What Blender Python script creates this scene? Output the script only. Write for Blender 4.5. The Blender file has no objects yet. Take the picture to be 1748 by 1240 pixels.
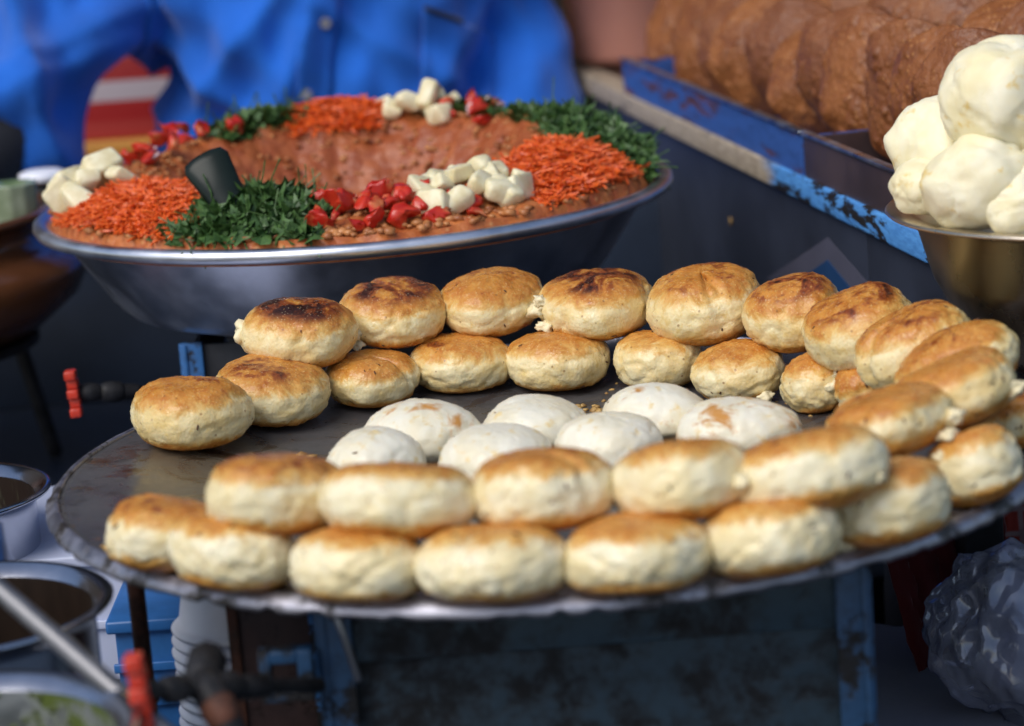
import bpy, bmesh, math, random
from mathutils import Vector, Matrix, noise, Euler
R_ = math.radians
# ------------------------------------------------------------------ camera, sky, sun, exposure
sc = bpy.context.scene
ZG = 1.00                      # height of the griddle rim above the street
PITCH, ROLL, HFOV = R_(12.6), R_(4.3), R_(22.0)
CAMZ = ZG + .41
PW, PH = 1748., 1240.
FPX = PW / 2 / math.tan(HFOV / 2)
cp, sp, cr, sr = math.cos(PITCH), math.sin(PITCH), math.cos(ROLL), math.sin(ROLL)
FWD, UP0, X0 = Vector((0, cp, -sp)), Vector((0, sp, cp)), Vector((1, 0, 0))
RIGHT, UPV = cr * X0 - sr * UP0, sr * X0 + cr * UP0
cam = bpy.data.cameras.new('camera')
cam.sensor_width = 36; cam.lens = 18 / math.tan(HFOV / 2); cam.clip_end = 400; cam.clip_start = .05
cam.dof.use_dof = True; cam.dof.focus_distance = 1.78; cam.dof.aperture_fstop = 5.4; cam.dof.aperture_blades = 0
co = bpy.data.objects.new('camera', cam); sc.collection.objects.link(co)
M = Matrix((RIGHT, UPV, -FWD)).transposed().to_4x4(); M.translation = (0, 0, CAMZ)
co.matrix_world = M
sc.camera = co

SUN_EL, SUN_AZ = R_(48), R_(222)      # light comes from the left, behind the camera
w = bpy.data.worlds.new('World'); sc.world = w; w.use_nodes = True
nt = w.node_tree; bg = nt.nodes['Background']; sky = nt.nodes.new('ShaderNodeTexSky')
sky.sky_type = 'NISHITA'; sky.sun_disc = False; sky.sun_elevation = SUN_EL; sky.sun_rotation = SUN_AZ
sky.air_density = 1.0; sky.dust_density = 2.0
nt.links.new(sky.outputs[0], bg.inputs[0]); bg.inputs[1].default_value = .092
sun = bpy.data.lights.new('sun', 'SUN'); sun.energy = 1.35; sun.angle = R_(40); sun.color = (1, .97, .93)
so = bpy.data.objects.new('sun', sun); sc.collection.objects.link(so); so.location = (-3, -3, 6)
sd = Vector((math.sin(SUN_AZ) * math.cos(SUN_EL), math.cos(SUN_AZ) * math.cos(SUN_EL), math.sin(SUN_EL)))
so.rotation_euler = sd.to_track_quat('Z', 'Y').to_euler()
sc.view_settings.view_transform = 'Standard'; sc.view_settings.look = 'None'
sc.view_settings.exposure = 0.60; sc.view_settings.gamma = 1; sc.view_settings.use_curve_mapping = False

# ------------------------------------------------------------------ pixel helpers (a pixel is only a direction)
def ray(px, py):
    x = (px - PW / 2) / FPX; y = -(py - PH / 2) / FPX
    return RIGHT * x + UPV * y + FWD
def on(px, py, z):             # where the ray meets height z (relative to the griddle rim)
    d = ray(px, py); t = (ZG + z - CAMZ) / d.z
    return Vector((d.x * t, d.y * t, ZG + z))
def aty(px, py, y):            # where the ray meets depth y
    d = ray(px, py); t = y / d.y
    return Vector((d.x * t, y, CAMZ + d.z * t))
def fbm(p, o=3):
    return noise.fractal(p, 1.0, 2.0, o, noise_basis='PERLIN_ORIGINAL')
def sstep(a, b, x):
    t = max(0., min(1., (x - a) / (b - a))); return t * t * (3 - 2 * t)

# ------------------------------------------------------------------ object helpers
def tag(o, label=None, cat=None, group=None, kind=None):
    for k, v in (('label', label), ('category', cat), ('group', group), ('kind', kind)):
        if v: o[k] = v
    return o
def link(o, parent=None):
    sc.collection.objects.link(o)
    if parent: o.parent = parent
    return o
def mk(name, v, f, mat, parent=None, smooth=True, loc=None, **kw):
    me = bpy.data.meshes.new(name); me.from_pydata([tuple(p) for p in v], [], f)
    me.validate(); me.update()
    if smooth: me.polygons.foreach_set('use_smooth', [True] * len(me.polygons))
    me.materials.append(mat)
    o = link(bpy.data.objects.new(name, me), parent)
    if loc is not None: o.location = loc
    return tag(o, **kw)
def empty(name, loc=(0, 0, 0), rz=0, **kw):
    o = link(bpy.data.objects.new(name, None)); o.location = loc; o.rotation_euler = (0, 0, rz); o.empty_display_size = .05
    return tag(o, **kw)
class Geo:                      # collects shapes that make up ONE part
    def __init__(s): s.v = []; s.f = []
    def add(s, v, f, M=None):
        n = len(s.v); s.v += [(M @ Vector(p)) if M else Vector(p) for p in v]; s.f += [tuple(i + n for i in q) for q in f]
        return s
    def build(s, name, mat, parent=None, **kw): return mk(name, s.v, s.f, mat, parent, **kw)
def box(x0, x1, y0, y1, z0, z1, b=.002):
    bm = bmesh.new(); bmesh.ops.create_cube(bm, size=1)
    for v in bm.verts:
        v.co = Vector(((x0 + x1) / 2 + v.co.x * (x1 - x0), (y0 + y1) / 2 + v.co.y * (y1 - y0), (z0 + z1) / 2 + v.co.z * (z1 - z0)))
    if b: bmesh.ops.bevel(bm, geom=bm.edges[:], offset=b, segments=2, affect='EDGES', profile=.6)
    bm.verts.index_update(); r = ([v.co.copy() for v in bm.verts], [tuple(v.index for v in f.verts) for f in bm.faces]); bm.free(); return r
def lathe(prof, n=64, closed=False):
    v = []; f = []
    for (r, z) in prof:
        for i in range(n):
            a = 2 * math.pi * i / n; v.append(Vector((r * math.cos(a), r * math.sin(a), z)))
    m = len(prof)
    for j in range(m if closed else m - 1):
        for i in range(n):
            k = (j + 1) % m
            f.append((j * n + i, j * n + (i + 1) % n, k * n + (i + 1) % n, k * n + i))
    return v, f
def loft(rings, n=20, cap=True):   # rings: (centre, axis_a, axis_b)
    v = []; f = []
    for c, a, b in rings:
        for i in range(n):
            t = 2 * math.pi * i / n; v.append(Vector(c) + Vector(a) * math.cos(t) + Vector(b) * math.sin(t))
    for j in range(len(rings) - 1):
        for i in range(n): f.append((j * n + i, j * n + (i + 1) % n, (j + 1) * n + (i + 1) % n, (j + 1) * n + i))
    if cap:
        f.append(tuple(range(n))[::-1]); f.append(tuple(range((len(rings) - 1) * n, len(rings) * n)))
    return v, f
def tube(pts, rad, n=14):
    pts = [Vector(p) for p in pts]
    if not isinstance(rad, (list, tuple)): rad = [rad] * len(pts)
    rings = []; up = Vector((0, 0, 1)); pa = None
    for i, p in enumerate(pts):
        d = (pts[min(i + 1, len(pts) - 1)] - pts[max(i - 1, 0)]).normalized()
        a = pa if pa is not None else (d.cross(up) if abs(d.z) < .95 else d.cross(Vector((1, 0, 0))))
        a = (a - d * a.dot(d)).normalized(); pa = a; b = d.cross(a)
        rings.append((p, a * rad[i], b * rad[i]))
    d0 = (pts[0] - pts[1]).normalized(); d1 = (pts[-1] - pts[-2]).normalized()
    r0 = rings[0]; r1 = rings[-1]
    rings = [(r0[0] + d0 * rad[0] * .5, r0[1] * .75, r0[2] * .75)] + rings + [(r1[0] + d1 * rad[-1] * .5, r1[1] * .75, r1[2] * .75)]
    return loft(rings, n)
_ico = {}
def ico(sub):
    if sub not in _ico:
        bm = bmesh.new(); bmesh.ops.create_icosphere(bm, subdivisions=sub, radius=1)
        _ico[sub] = ([v.co.normalized() for v in bm.verts], [tuple(v.index for v in f.verts) for f in bm.faces]); bm.free()
    return _ico[sub]
def blob(size, k=2.4, amp=.1, freq=1.5, seed=0, sub=3):
    vs, f = ico(sub); o = Vector((seed * 7.31, seed * 3.7, seed * 1.93)); out = []
    for p in vs:
        s = (abs(p.x) ** k + abs(p.y) ** k + abs(p.z) ** k) ** (-1 / k)
        s *= 1 + amp * fbm(p * freq + o, 3)
        out.append(Vector((p.x * s * size[0], p.y * s * size[1], p.z * s * size[2])))
    return out, f
def remesh(name, g, vox, mat, parent=None, disp=None, smooth=3):
    """union of overlapping closed shapes into one continuous surface"""
    me = bpy.data.meshes.new('tmp'); me.from_pydata([tuple(p) for p in g.v], [], g.f); me.update()
    o = bpy.data.objects.new('tmp', me); sc.collection.objects.link(o)
    m = o.modifiers.new('r', 'REMESH'); m.mode = 'VOXEL'; m.voxel_size = vox
    s = o.modifiers.new('s', 'SMOOTH'); s.iterations = smooth; s.factor = .5
    bpy.context.view_layer.update()
    me2 = bpy.data.meshes.new_from_object(o.evaluated_get(bpy.context.evaluated_depsgraph_get()))
    bpy.data.objects.remove(o); bpy.data.meshes.remove(me)
    if disp:
        ns = [v.normal.copy() for v in me2.vertices]
        for v, n in zip(me2.vertices, ns): v.co = disp(v.co, n)
    me2.name = name; me2.materials.clear(); me2.materials.append(mat)
    me2.polygons.foreach_set('use_smooth', [True] * len(me2.polygons))
    return link(bpy.data.objects.new(name, me2), parent)

# ------------------------------------------------------------------ materials
class Mat:
    def __init__(s, name, rough=.6, metal=0., col=(.5, .5, .5), spec=.5, sss=0., sss_r=(.01, .006, .003)):
        s.m = bpy.data.materials.new(name); s.m.use_nodes = True; s.t = s.m.node_tree; s.p = s.t.nodes['Principled BSDF']
        s.set('Base Color', (*col, 1)); s.set('Roughness', rough); s.set('Metallic', metal); s.set('Specular IOR Level', spec)
        if sss: s.set('Subsurface Weight', sss); s.set('Subsurface Radius', sss_r); s.set('Subsurface Scale', 1.0)
    def set(s, k, v): s.p.inputs[k].default_value = v
    def n(s, t, **kw):
        x = s.t.nodes.new('ShaderNode' + t)
        for k, v in kw.items(): setattr(x, k, v)
        return x
    def l(s, a, b): s.t.links.new(a, b)
    def coord(s, scale=(1, 1, 1), rnd=True):
        tc = s.n('TexCoord'); mp = s.n('Mapping'); mp.inputs['Scale'].default_value = scale
        s.l(tc.outputs['Object'], mp.inputs['Vector'])
        if rnd:
            oi = s.n('ObjectInfo'); mu = s.n('Math', operation='MULTIPLY'); mu.inputs[1].default_value = 37.
            s.l(oi.outputs['Random'], mu.inputs[0]); s.l(mu.outputs[0], mp.inputs['Location'])
        return mp.outputs[0]
    def noise(s, vec, scale, detail=4, rough=.55, dist=0.):
        x = s.n('TexNoise'); x.inputs['Scale'].default_value = scale; x.inputs['Detail'].default_value = detail
        x.inputs['Roughness'].default_value = rough; x.inputs['Distortion'].default_value = dist
        s.l(vec, x.inputs['Vector']); return x.outputs['Fac']
    def vor(s, vec, scale, feature='F1', out='Distance'):
        x = s.n('TexVoronoi', feature=feature); x.inputs['Scale'].default_value = scale; s.l(vec, x.inputs['Vector']); return x.outputs[out]
    def step(s, val, a, b, lo=0., hi=1.):
        x = s.n('MapRange', interpolation_type='SMOOTHSTEP'); s.l(val, x.inputs[0])
        for i, q in zip((1, 2, 3, 4), (a, b, lo, hi)): x.inputs[i].default_value = q
        return x.outputs[0]
    def math(s, op, a, b=None):
        x = s.n('Math', operation=op)
        for i, q in enumerate((a, b)):
            if q is None: continue
            if isinstance(q, (int, float)): x.inputs[i].default_value = q
            else: s.l(q, x.inputs[i])
        return x.outputs[0]
    def mix(s, fac, a, b, blend='MIX'):
        x = s.n('MixRGB', blend_type=blend)
        for i, q in zip((0, 1, 2), (fac, a, b)):
            if isinstance(q, (int, float)): x.inputs[i].default_value = q
            elif isinstance(q, tuple): x.inputs[i].default_value = (*q, 1)
            else: s.l(q, x.inputs[i])
        return x.outputs[0]
    def col(s, o): s.l(o, s.p.inputs['Base Color']); return s
    def rough(s, o): s.l(o, s.p.inputs['Roughness']); return s
    def bump(s, h, strength=.3, dist=.002):
        b = s.n('Bump'); b.inputs['Strength'].default_value = strength; b.inputs['Distance'].default_value = dist
        s.l(h, b.inputs['Height']); s.l(b.outputs[0], s.p.inputs['Normal']); return s
    def attr(s, name):
        a = s.n('Attribute', attribute_type='OBJECT', attribute_name=name); return a.outputs['Fac']

def patty_mat():
    m = Mat('fried_patty', rough=.42, sss=.12, sss_r=(.006, .004, .002))
    v = m.coord(); tc = m.n('TexCoord'); sx = m.n('SeparateXYZ'); m.l(tc.outputs['Object'], sx.inputs[0])
    hz = m.math('DIVIDE', sx.outputs['Z'], m.attr('half'))           # -1 bottom .. 1 top
    big = m.noise(v, 42, 5, .62, .4); mid = m.noise(v, 130, 4, .6); fine = m.noise(v, 520, 3, .6)
    dough = m.mix(m.step(big, .35, .65), (.78, .58, .24), (.85, .73, .42))
    dough = m.mix(m.step(mid, .50, .70), dough, (.73, .53, .19))
    dough = m.mix(m.attr('pale'), dough, m.mix(m.step(big, .35, .65), (.85, .74, .44), (.88, .83, .62)))  # near-rim dough whiter: less oily, plus brighter front light put into the colour
    # golden crust on the flat faces that touched the iron, edge broken up by noise
    az = m.math('ABSOLUTE', hz)
    e = m.math('ADD', az, m.math('MULTIPLY', m.math('SUBTRACT', m.noise(v, 58, 6, .7, .8), .5), 1.35))
    e = m.math('ADD', e, m.math('MULTIPLY', m.math('SUBTRACT', m.attr('toast'), .5), .9))
    e = m.math('ADD', e, m.math('MULTIPLY', m.step(hz, -.25, -.85), .30))
    e = m.math('ADD', e, m.math('MULTIPLY', m.step(hz, -.05, .55), .22))
    gold = m.step(e, .54, .90)
    lightg = m.mix(m.step(mid, .3, .7), (.74, .47, .14), (.66, .36, .085))
    deepg = m.mix(m.step(mid, .3, .7), (.60, .26, .045), (.46, .15, .020)); deepg = m.mix(m.step(fine, .52, .72), deepg, (.70, .40, .11))
    goldc = m.mix(m.step(e, .74, 1.16), lightg, deepg)
    c = m.mix(gold, dough, goldc)
    # brown and blackened patches with ragged shapes of their own
    br = m.noise(v, 30, 7, .66, 1.2); sh = m.math('MULTIPLY', m.math('SUBTRACT', m.attr('burn'), .5), .30)
    k = m.math('ADD', m.math('ADD', br, sh), m.math('MULTIPLY', m.math('SUBTRACT', mid, .5), .22))
    topm = m.step(az, .62, .90)
    brown = m.math('MULTIPLY', m.step(k, .54, .66), topm); c = m.mix(brown, c, (.24, .055, .012))
    black = m.math('MULTIPLY', m.step(k, .64, .74), m.step(hz, .70, .92)); c = m.mix(black, c, (.035, .011, .006))
    gr = m.vor(v, 380); sp2 = m.vor(v, 120); c = m.mix(m.math('MULTIPLY', m.step(sp2, .14, .07), .65), c, (.26, .11, .03))
    c = m.mix(m.math('MULTIPLY', m.step(gr, .22, .08), .35), c, (.87, .76, .48))
    m.col(c)
    m.rough(m.step(m.noise(v, 60, 3), .35, .7, .22, .50))
    m.bump(m.math('ADD', m.math('ADD', m.math('MULTIPLY', mid, .6), m.math('MULTIPLY', fine, .45)), m.math('MULTIPLY', gr, -.3)), .5, .0014)
    return m.m
def raw_mat():
    m = Mat('raw_potato_dough', rough=.5, sss=.15, sss_r=(.008, .006, .004))
    v = m.coord(); big = m.noise(v, 38, 5, .6, .5); mid = m.noise(v, 120, 4); fine = m.noise(v, 500, 3)
    c = m.mix(m.step(big, .35, .65), (.80, .73, .53), (.86, .82, .67))
    c = m.mix(m.step(mid, .56, .72), c, (.78, .62, .32))
    sp_ = m.math('ADD', m.noise(v, 42, 4, .6, .6), m.math('SUBTRACT', m.attr('toast'), .5))
    c = m.mix(m.step(sp_, .66, .82), c, (.58, .27, .06))
    m.col(c); m.bump(m.math('ADD', mid, m.math('MULTIPLY', fine, .3)), .4, .0012); m.rough(m.step(mid, .3, .7, .3, .5)); return m.m
def metal_mat(name, col, r0, r1, scale=30, bump=.05, dirt=None, dth=(.55, .7), metal=1.):
    m = Mat(name, metal=metal); v = m.coord(); n1 = m.noise(v, scale, 5, .6); n2 = m.noise(m.coord((1, 1, 14)), scale * 2, 3)
    c = m.mix(m.step(n1, .3, .7), tuple(x * .85 for x in col), tuple(min(1, x * 1.1) for x in col))
    if dirt:
        f = m.step(m.noise(v, scale * .6, 6, .65), *dth); c = m.mix(f, c, dirt); m.l(m.math('SUBTRACT', metal, m.math('MULTIPLY', f, metal * .9)), m.p.inputs['Metallic'])
    m.col(c); m.rough(m.step(n1, .3, .7, r0, r1)); m.bump(m.math('ADD', n1, m.math('MULTIPLY', n2, .5)), bump, .002); return m.m
def paint_mat(name, col, under, th=(.5, .56), scale=18, stretch=(1, 1, 1), rough=.45, col2=None):
    m = Mat(name, rough=rough); v = m.coord(stretch); a = m.noise(v, scale, 7, .68, .3); b = m.noise(v, scale * 5, 5, .6)
    c = m.mix(m.step(b, .35, .7), col, col2 or tuple(x * .7 for x in col))
    f = m.step(m.math('ADD', a, m.math('MULTIPLY', m.math('SUBTRACT', b, .5), .35)), *th)
    u = m.mix(m.step(b, .4, .65), under, tuple(x * .45 for x in under))
    m.col(m.mix(f, c, u)); m.rough(m.step(f, 0, 1, rough, .8)); m.bump(m.math('SUBTRACT', 1., f), .4, .001); return m.m
def plain(name, col, rough=.5, var=.25, scale=40, bump=.15, metal=0., sss=0., col2=None, bd=.001):
    m = Mat(name, rough=rough, metal=metal, sss=sss); v = m.coord(); a = m.noise(v, scale, 5, .6)
    m.col(m.mix(m.step(a, .3, .7), tuple(x * (1 - var) for x in col), col2 or tuple(min(1, x * (1 + var)) for x in col)))
    m.bump(a, bump, bd); return m.m
def cloth_mat(name, col, weave=900):
    m = Mat(name, rough=.85, spec=.25); m.set('Sheen Weight', .25)
    v = m.coord(rnd=False); a = m.noise(v, 9, 4); b = m.noise(v, weave, 2)
    m.col(m.mix(m.step(a, .3, .7), tuple(x * .82 for x in col), tuple(x * 1.12 for x in col))); m.bump(m.math('ADD', a, m.math('MULTIPLY', b, .2)), .2, .004); return m.m

PATTY, RAW = patty_mat(), raw_mat()
STEEL = metal_mat('stainless_steel', (.68, .70, .76), .28, .42, 22, .03)
DARKSTEEL = metal_mat('dull_steel', (.30, .31, .34), .28, .5, 26, .06, dirt=(.035, .03, .028), dth=(.6, .75))
def griddle_mat():
    m = Mat('seasoned_iron', metal=.55); v = m.coord(rnd=False); a = m.noise(v, 9, 6, .62, .5); b = m.noise(v, 60, 5, .65); st = m.noise(m.coord((3, 40, 1), False), 14, 4)
    c = m.mix(m.step(a, .3, .7), (.10, .10, .108), (.17, .165, .165))
    c = m.mix(m.step(b, .5, .8), c, (.045, .04, .037))
    # scraped oily wedge near the left rim, where the spatula wipes
    tc = m.n('TexCoord'); sx = m.n('SeparateXYZ'); m.l(tc.outputs['Object'], sx.inputs[0])
    f = m.math('MULTIPLY', m.step(sx.outputs['X'], -.262, -.256), m.step(sx.outputs['X'], -.16, -.22))
    f = m.math('MULTIPLY', f, m.step(sx.outputs['Y'], .13, .09))
    c = m.mix(m.math('MULTIPLY', f, m.step(st, .2, .7, .5, 1.)), c, (.24, .20, .13))
    rr = m.math('SQRT', m.math('ADD', m.math('MULTIPLY', sx.outputs['X'], sx.outputs['X']), m.math('MULTIPLY', sx.outputs['Y'], sx.outputs['Y'])))
    oil = m.noise(v, 22, 6, .65, .8); ring = m.step(rr, .15, .25, .2, 1.)
    c = m.mix(m.math('MULTIPLY', m.step(oil, .52, .66), ring), c, (.075, .036, .012)); spk = m.noise(v, 190, 3, .6)
    c = m.mix(m.math('MULTIPLY', m.step(spk, .66, .72), ring), c, (.28, .14, .04))
    m.col(c); m.rough(m.step(oil, .42, .62, .44, .20)); m.bump(m.math('ADD', m.math('ADD', b, oil), m.math('MULTIPLY', st, .6)), .14, .0012); return m.m
IRON = griddle_mat()
RIM = metal_mat('worn_rim_steel', (.40, .40, .46), .36, .55, 60, .15, dirt=(.03, .026, .024), dth=(.50, .62))
SOOT = plain('sooty_iron', (.022, .024, .030), .6, .4, 40, .4)
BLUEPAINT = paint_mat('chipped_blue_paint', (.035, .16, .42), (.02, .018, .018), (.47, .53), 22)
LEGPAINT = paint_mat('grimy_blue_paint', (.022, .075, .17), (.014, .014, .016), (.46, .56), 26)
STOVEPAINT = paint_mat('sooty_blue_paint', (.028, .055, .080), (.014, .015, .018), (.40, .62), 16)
PANEL = plain('dark_sheet_steel', (.028, .034, .052), .5, .3, 9, .06)
COUNTER = plain('dark_counter_sheet', (.022, .032, .055), .36, .25, 7, .04)
BROWNWOOD = paint_mat('worn_brown_wood', (.07, .035, .02), (.03, .018, .012), (.5, .7), 10, (1, 8, 1), .5)
RUST = plain('rusty_iron', (.045, .018, .010), .7, .5, 60, .5, col2=(.11, .035, .016))
RED = paint_mat('red_enamel', (.62, .045, .02), (.45, .12, .08), (.60, .72), 60, rough=.35)
BLACKIRON = plain('black_greasy_iron', (.014, .014, .016), .55, .5, 80, .6); BLACKIRON.node_tree.nodes['Principled BSDF'].inputs['Specular IOR Level'].default_value = .3
WHITEPLASTIC = plain('white_foam_plastic', (.80, .82, .90), .42, .06, 20, .05, sss=.05)

# ------------------------------------------------------------------ the setting
GROUND = paint_mat('asphalt', (.05, .05, .052), (.032, .031, .03), (.5, .6), 4, rough=.9)
mk('ground', [(-60, -60, 0), (60, -60, 0), (60, 60, 0), (-60, 60, 0)], [(0, 1, 2, 3)], GROUND, smooth=False, kind='structure')

CZ = ZG - .19                                           # counter top height
cart = empty('food_cart', (0, 1.8, 0), label='dark steel topped food cart carrying the griddle, pots and bowls', cat='cart')
def part(name, shape, mat, parent, off=(0, 0, 0), M=None, **kw):
    g = Geo().add(*shape, M=M); o = Vector(off); g.v = [p - o for p in g.v]; return g.build(name, mat, parent, **kw)
CO = (0, 1.8, 0)
part('counter_top', box(-.95, .205, .95, 2.66, CZ - .03, CZ, .004), COUNTER, cart, CO)
part('counter_top', box(.2055, .95, 1.95, 2.66, CZ - .03, CZ, .004), COUNTER, cart, CO)
LZ = ZG - .42
part('lower_shelf', box(.208, .94, 1.002, 2.59, LZ - .02, LZ, .003), COUNTER, cart, CO)
part('well_side', box(.200, .2045, 1.003, 1.945, LZ + .0005, CZ - .031, .001), SOOT, cart, CO)
for (x0, x1, y0, y1) in ((-.92, .92, .98, 1.0), (-.92, .92, 2.60, 2.62), (-.92, -.90, 1.003, 2.597), (.90, .92, 1.003, 2.597)):
    part('side_panel', box(x0, x1, y0, y1, .30, CZ - .032), BROWNWOOD, cart, CO)
for x in (-.86, .86):
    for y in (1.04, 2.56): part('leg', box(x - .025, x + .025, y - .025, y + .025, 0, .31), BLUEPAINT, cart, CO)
part('back_board', box(-.95, .28, 2.640, 2.655, CZ + .0005, ZG + .0, .002), COUNTER, cart, CO)
# raised side shelf: its front edge runs away from the camera to the upper left
SDIR = Vector((-.1647, .9863, 0)); SNRM = Vector((.9863, .1647, 0))
def shelf_pt(y, off=0., z=0.):
    return Vector((.245 - .167 * (y - 2.095), y, ZG + z)) + SNRM * off
def sbox(y0, y1, o0, o1, z0, z1, b=.0015):              # box laid along the shelf
    a = shelf_pt(y0); L = (shelf_pt(y1) - a).length
    Mx = Matrix((SNRM, SDIR, Vector((0, 0, 1)))).transposed().to_4x4(); Mx.translation = a
    v, f = box(o0, o1, 0, L, z0, z1, b); return [Mx @ p for p in v], f
def beam_mat():
    m = Mat('peeling_beam_paint', rough=.5); v = m.coord((1, .35, 1.6), False); a = m.noise(v, 34, 8, .7, .4); b = m.noise(v, 160, 5, .6)
    tc = m.n('TexCoord'); sx = m.n('SeparateXYZ'); m.l(tc.outputs['Object'], sx.inputs[0])
    y = m.math('ADD', sx.outputs['Y'], m.math('MULTIPLY', m.math('SUBTRACT', m.noise(v, 20, 4), .5), .25))
    f = m.step(y, .42, .50)                              # blue repaint covers the near end, bare cream beyond
    blue = m.mix(m.step(b, .3, .7), (.10, .33, .72), (.06, .22, .55)); cream = m.mix(m.step(b, .3, .7), (.50, .42, .30), (.32, .25, .17))
    c = m.mix(f, blue, cream); pe = m.step(a, .52, .56); pe2 = m.step(a, .60, .66)
    k = m.mix(f, pe, pe2); c = m.mix(k, c, (.016, .014, .013)); m.col(c); m.bump(m.math('SUBTRACT', 1., a), .5, .002); return m.m
shelf = empty('side_shelf', shelf_pt(1.75, 0, 0) - Vector((0, 0, .19)), label='side shelf with peeling blue and cream wooden edge over dark panel', cat='shelf')
SO = shelf.location
bo = part('edge_beam', sbox(1.75, 3.16, 0, .03, .055, .0755, .002), beam_mat(), shelf, SO)
part('shelf_board', sbox(1.75, 3.16, .0305, .52, .060, .0735), BROWNWOOD, shelf, SO)
part('panel', sbox(1.955, 3.16, .006, .010, -.188, .0545, 0), PANEL, shelf, SO, smooth=False)
part('post', sbox(1.75, 1.778, .002, .03, -.418, .0545), SOOT, shelf, SO)
part('panel', sbox(1.779, 1.953, .006, .010, -.418, .0545, 0), PANEL, shelf, SO, smooth=False)
part('post', sbox(3.13, 3.158, .012, .04, -.188, .0545), SOOT, shelf, SO)
for y in (1.76, 3.1): part('post', sbox(y, y + .03, .45, .48, -.188, .0595), SOOT, shelf, SO)

cn = empty('added_shade_canopy', (0, 2.9, 0), label='unseen blue tarpaulin canopy on thin poles, added to cut sky light', cat='canopy')  # out-of-view canopy, added to block sky light from above and behind
TARP = plain('tarpaulin', (.05, .09, .16), .6, .2, 3, .1)
v = []; f = []; n = 16
for j in range(n + 1):
    for i in range(n + 1):
        a, b = i / n, j / n; v.append((-1.6 + 3.2 * a, -.05 + 2.0 * b, 2.20 + .25 * b - .10 * math.sin(a * math.pi) * math.sin(b * math.pi) + .01 * math.sin(a * 19) * b))
for j in range(n):
    for i in range(n): f.append((j * (n + 1) + i, j * (n + 1) + i + 1, (j + 1) * (n + 1) + i + 1, (j + 1) * (n + 1) + i))
o = mk('tarp', v, f, TARP, cn); m_ = o.modifiers.new('s', 'SOLIDIFY'); m_.thickness = .004
for (x, y, h) in ((-1.58, -.03, 2.2), (1.58, -.03, 2.2), (-1.58, 1.93, 2.44), (1.58, 1.93, 2.44)): Geo().add(*tube([(x, y, .006), (x, y, h / 2), (x, y, h)], .016, 12)).build('pole', DARKSTEEL, cn)

# ------------------------------------------------------------------ griddle
GC = Vector((.021, 1.588, ZG)); GR = .31
def plate(r): return -.011 + .010 * sstep(.17, .295, r)
grd = empty('griddle', GC - Vector((0, 0, .014)), label='large round dark iron griddle with worn steel rim holding potato patties', cat='griddle')
GO = Vector((0, 0, -.014))
prof = [(.0005, plate(0))] + [(r, plate(r)) for r in [.03 * i for i in range(1, 11)]] + [(.3045, plate(.304) + .0002)]
prof += [(.3045, -.008), (.25, -.0165), (.0005, -.017)]
v, f = lathe(prof, 160); Geo().add(v, f).build('plate', IRON, grd, loc=-GO + Vector((0, 0, 0)))
random.seed(5)
v, f = lathe([(.3045, -.0085), (.3043, .0002), (.3055, .0012), (.3075, .0010), (.3105, -.0025), (.3128, -.0062), (.3120, -.0085)], 320, True)
for i, p in enumerate(v):                              # hammered, dented lower edge
    a = i % 320; d = fbm(Vector((math.cos(a * math.pi / 160) * 14, math.sin(a * math.pi / 160) * 14, 3.)), 3)
    d2 = fbm(Vector((math.cos(a * math.pi / 160) * 36, math.sin(a * math.pi / 160) * 36, 9.)), 2)
    if p.z < -.005: p.z += max(0, d) * .002 + max(0, d2) * .0045
    p.x *= 1 + .0015 * d; p.y *= 1 + .0015 * d
Geo().add(v, f).build('rim', RIM, grd, loc=-GO)

# ------------------------------------------------------------------ patties
def patty_shape(seed, rx, ry, t, dome=0., crack=0., box_=.66):
    rnd = random.Random(seed); nu, nv = 84, 40; off = Vector((seed * 3.17, seed * 1.7, seed * .77))
    a2, a3, b2, b3 = rnd.uniform(0, 6), rnd.uniform(0, 6), rnd.uniform(.015, .05), rnd.uniform(.01, .035)
    ca = rnd.uniform(0, 6.28); v = []; f = []
    for j in range(nv + 1):
        ph = -math.pi / 2 + math.pi * j / nv; cph, sph = math.cos(ph), math.sin(ph)
        rr = max(cph, 0.) ** (box_ if dome == 0 else .8); zz = math.copysign(abs(sph) ** .97, sph)
        for i in range(nu):
            th = 2 * math.pi * i / nu
            k = 1 + b2 * math.cos(2 * th + a2) + b3 * math.cos(3 * th + a3)
            p = Vector((rr * k * rx * math.cos(th), rr * k * ry * math.sin(th), zz * t / 2 * ((1 + dome) if zz > 0 else (1 - .35 * bool(dome)))))
            n = Vector((p.x / rx ** 2, p.y / ry ** 2, p.z / (t / 2) ** 2 * .7)).normalized()
            side = 1 - sstep(.55, .95, abs(zz))
            d = .0034 * fbm(p * 19 + off, 2) + .0009 * fbm(p * 130 + off, 3) * (.3 + side) + .0007 * fbm(p * 260 + off, 2)
            cr_ = 1 - abs(fbm(p * 30 + off * 1.7, 2)) * 11
            if cr_ > 0: d -= .0015 * cr_ * side
            if dome: d *= .75
            if crack:
                s = abs(math.sin((th - ca) / 2)) * rx * 2 + fbm(p * 40 + off) * .006
                d -= crack * math.exp(-(s / .004) ** 2) * sstep(-.9, .2, zz)
            if zz < -.7: d *= .35
            v.append(p + n * d)
    for j in range(nv):
        for i in range(nu): f.append((j * nu + i, j * nu + (i + 1) % nu, (j + 1) * nu + (i + 1) % nu, (j + 1) * nu + i))
    return v, f
SEEDM = plain('cumin_seed', (.10, .04, .015), .6, .5, 400, .3)
FLAKE = plain('crumbly_potato', (.82, .72, .46), .55, .1, 200, .4)
RPATH = []
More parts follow.
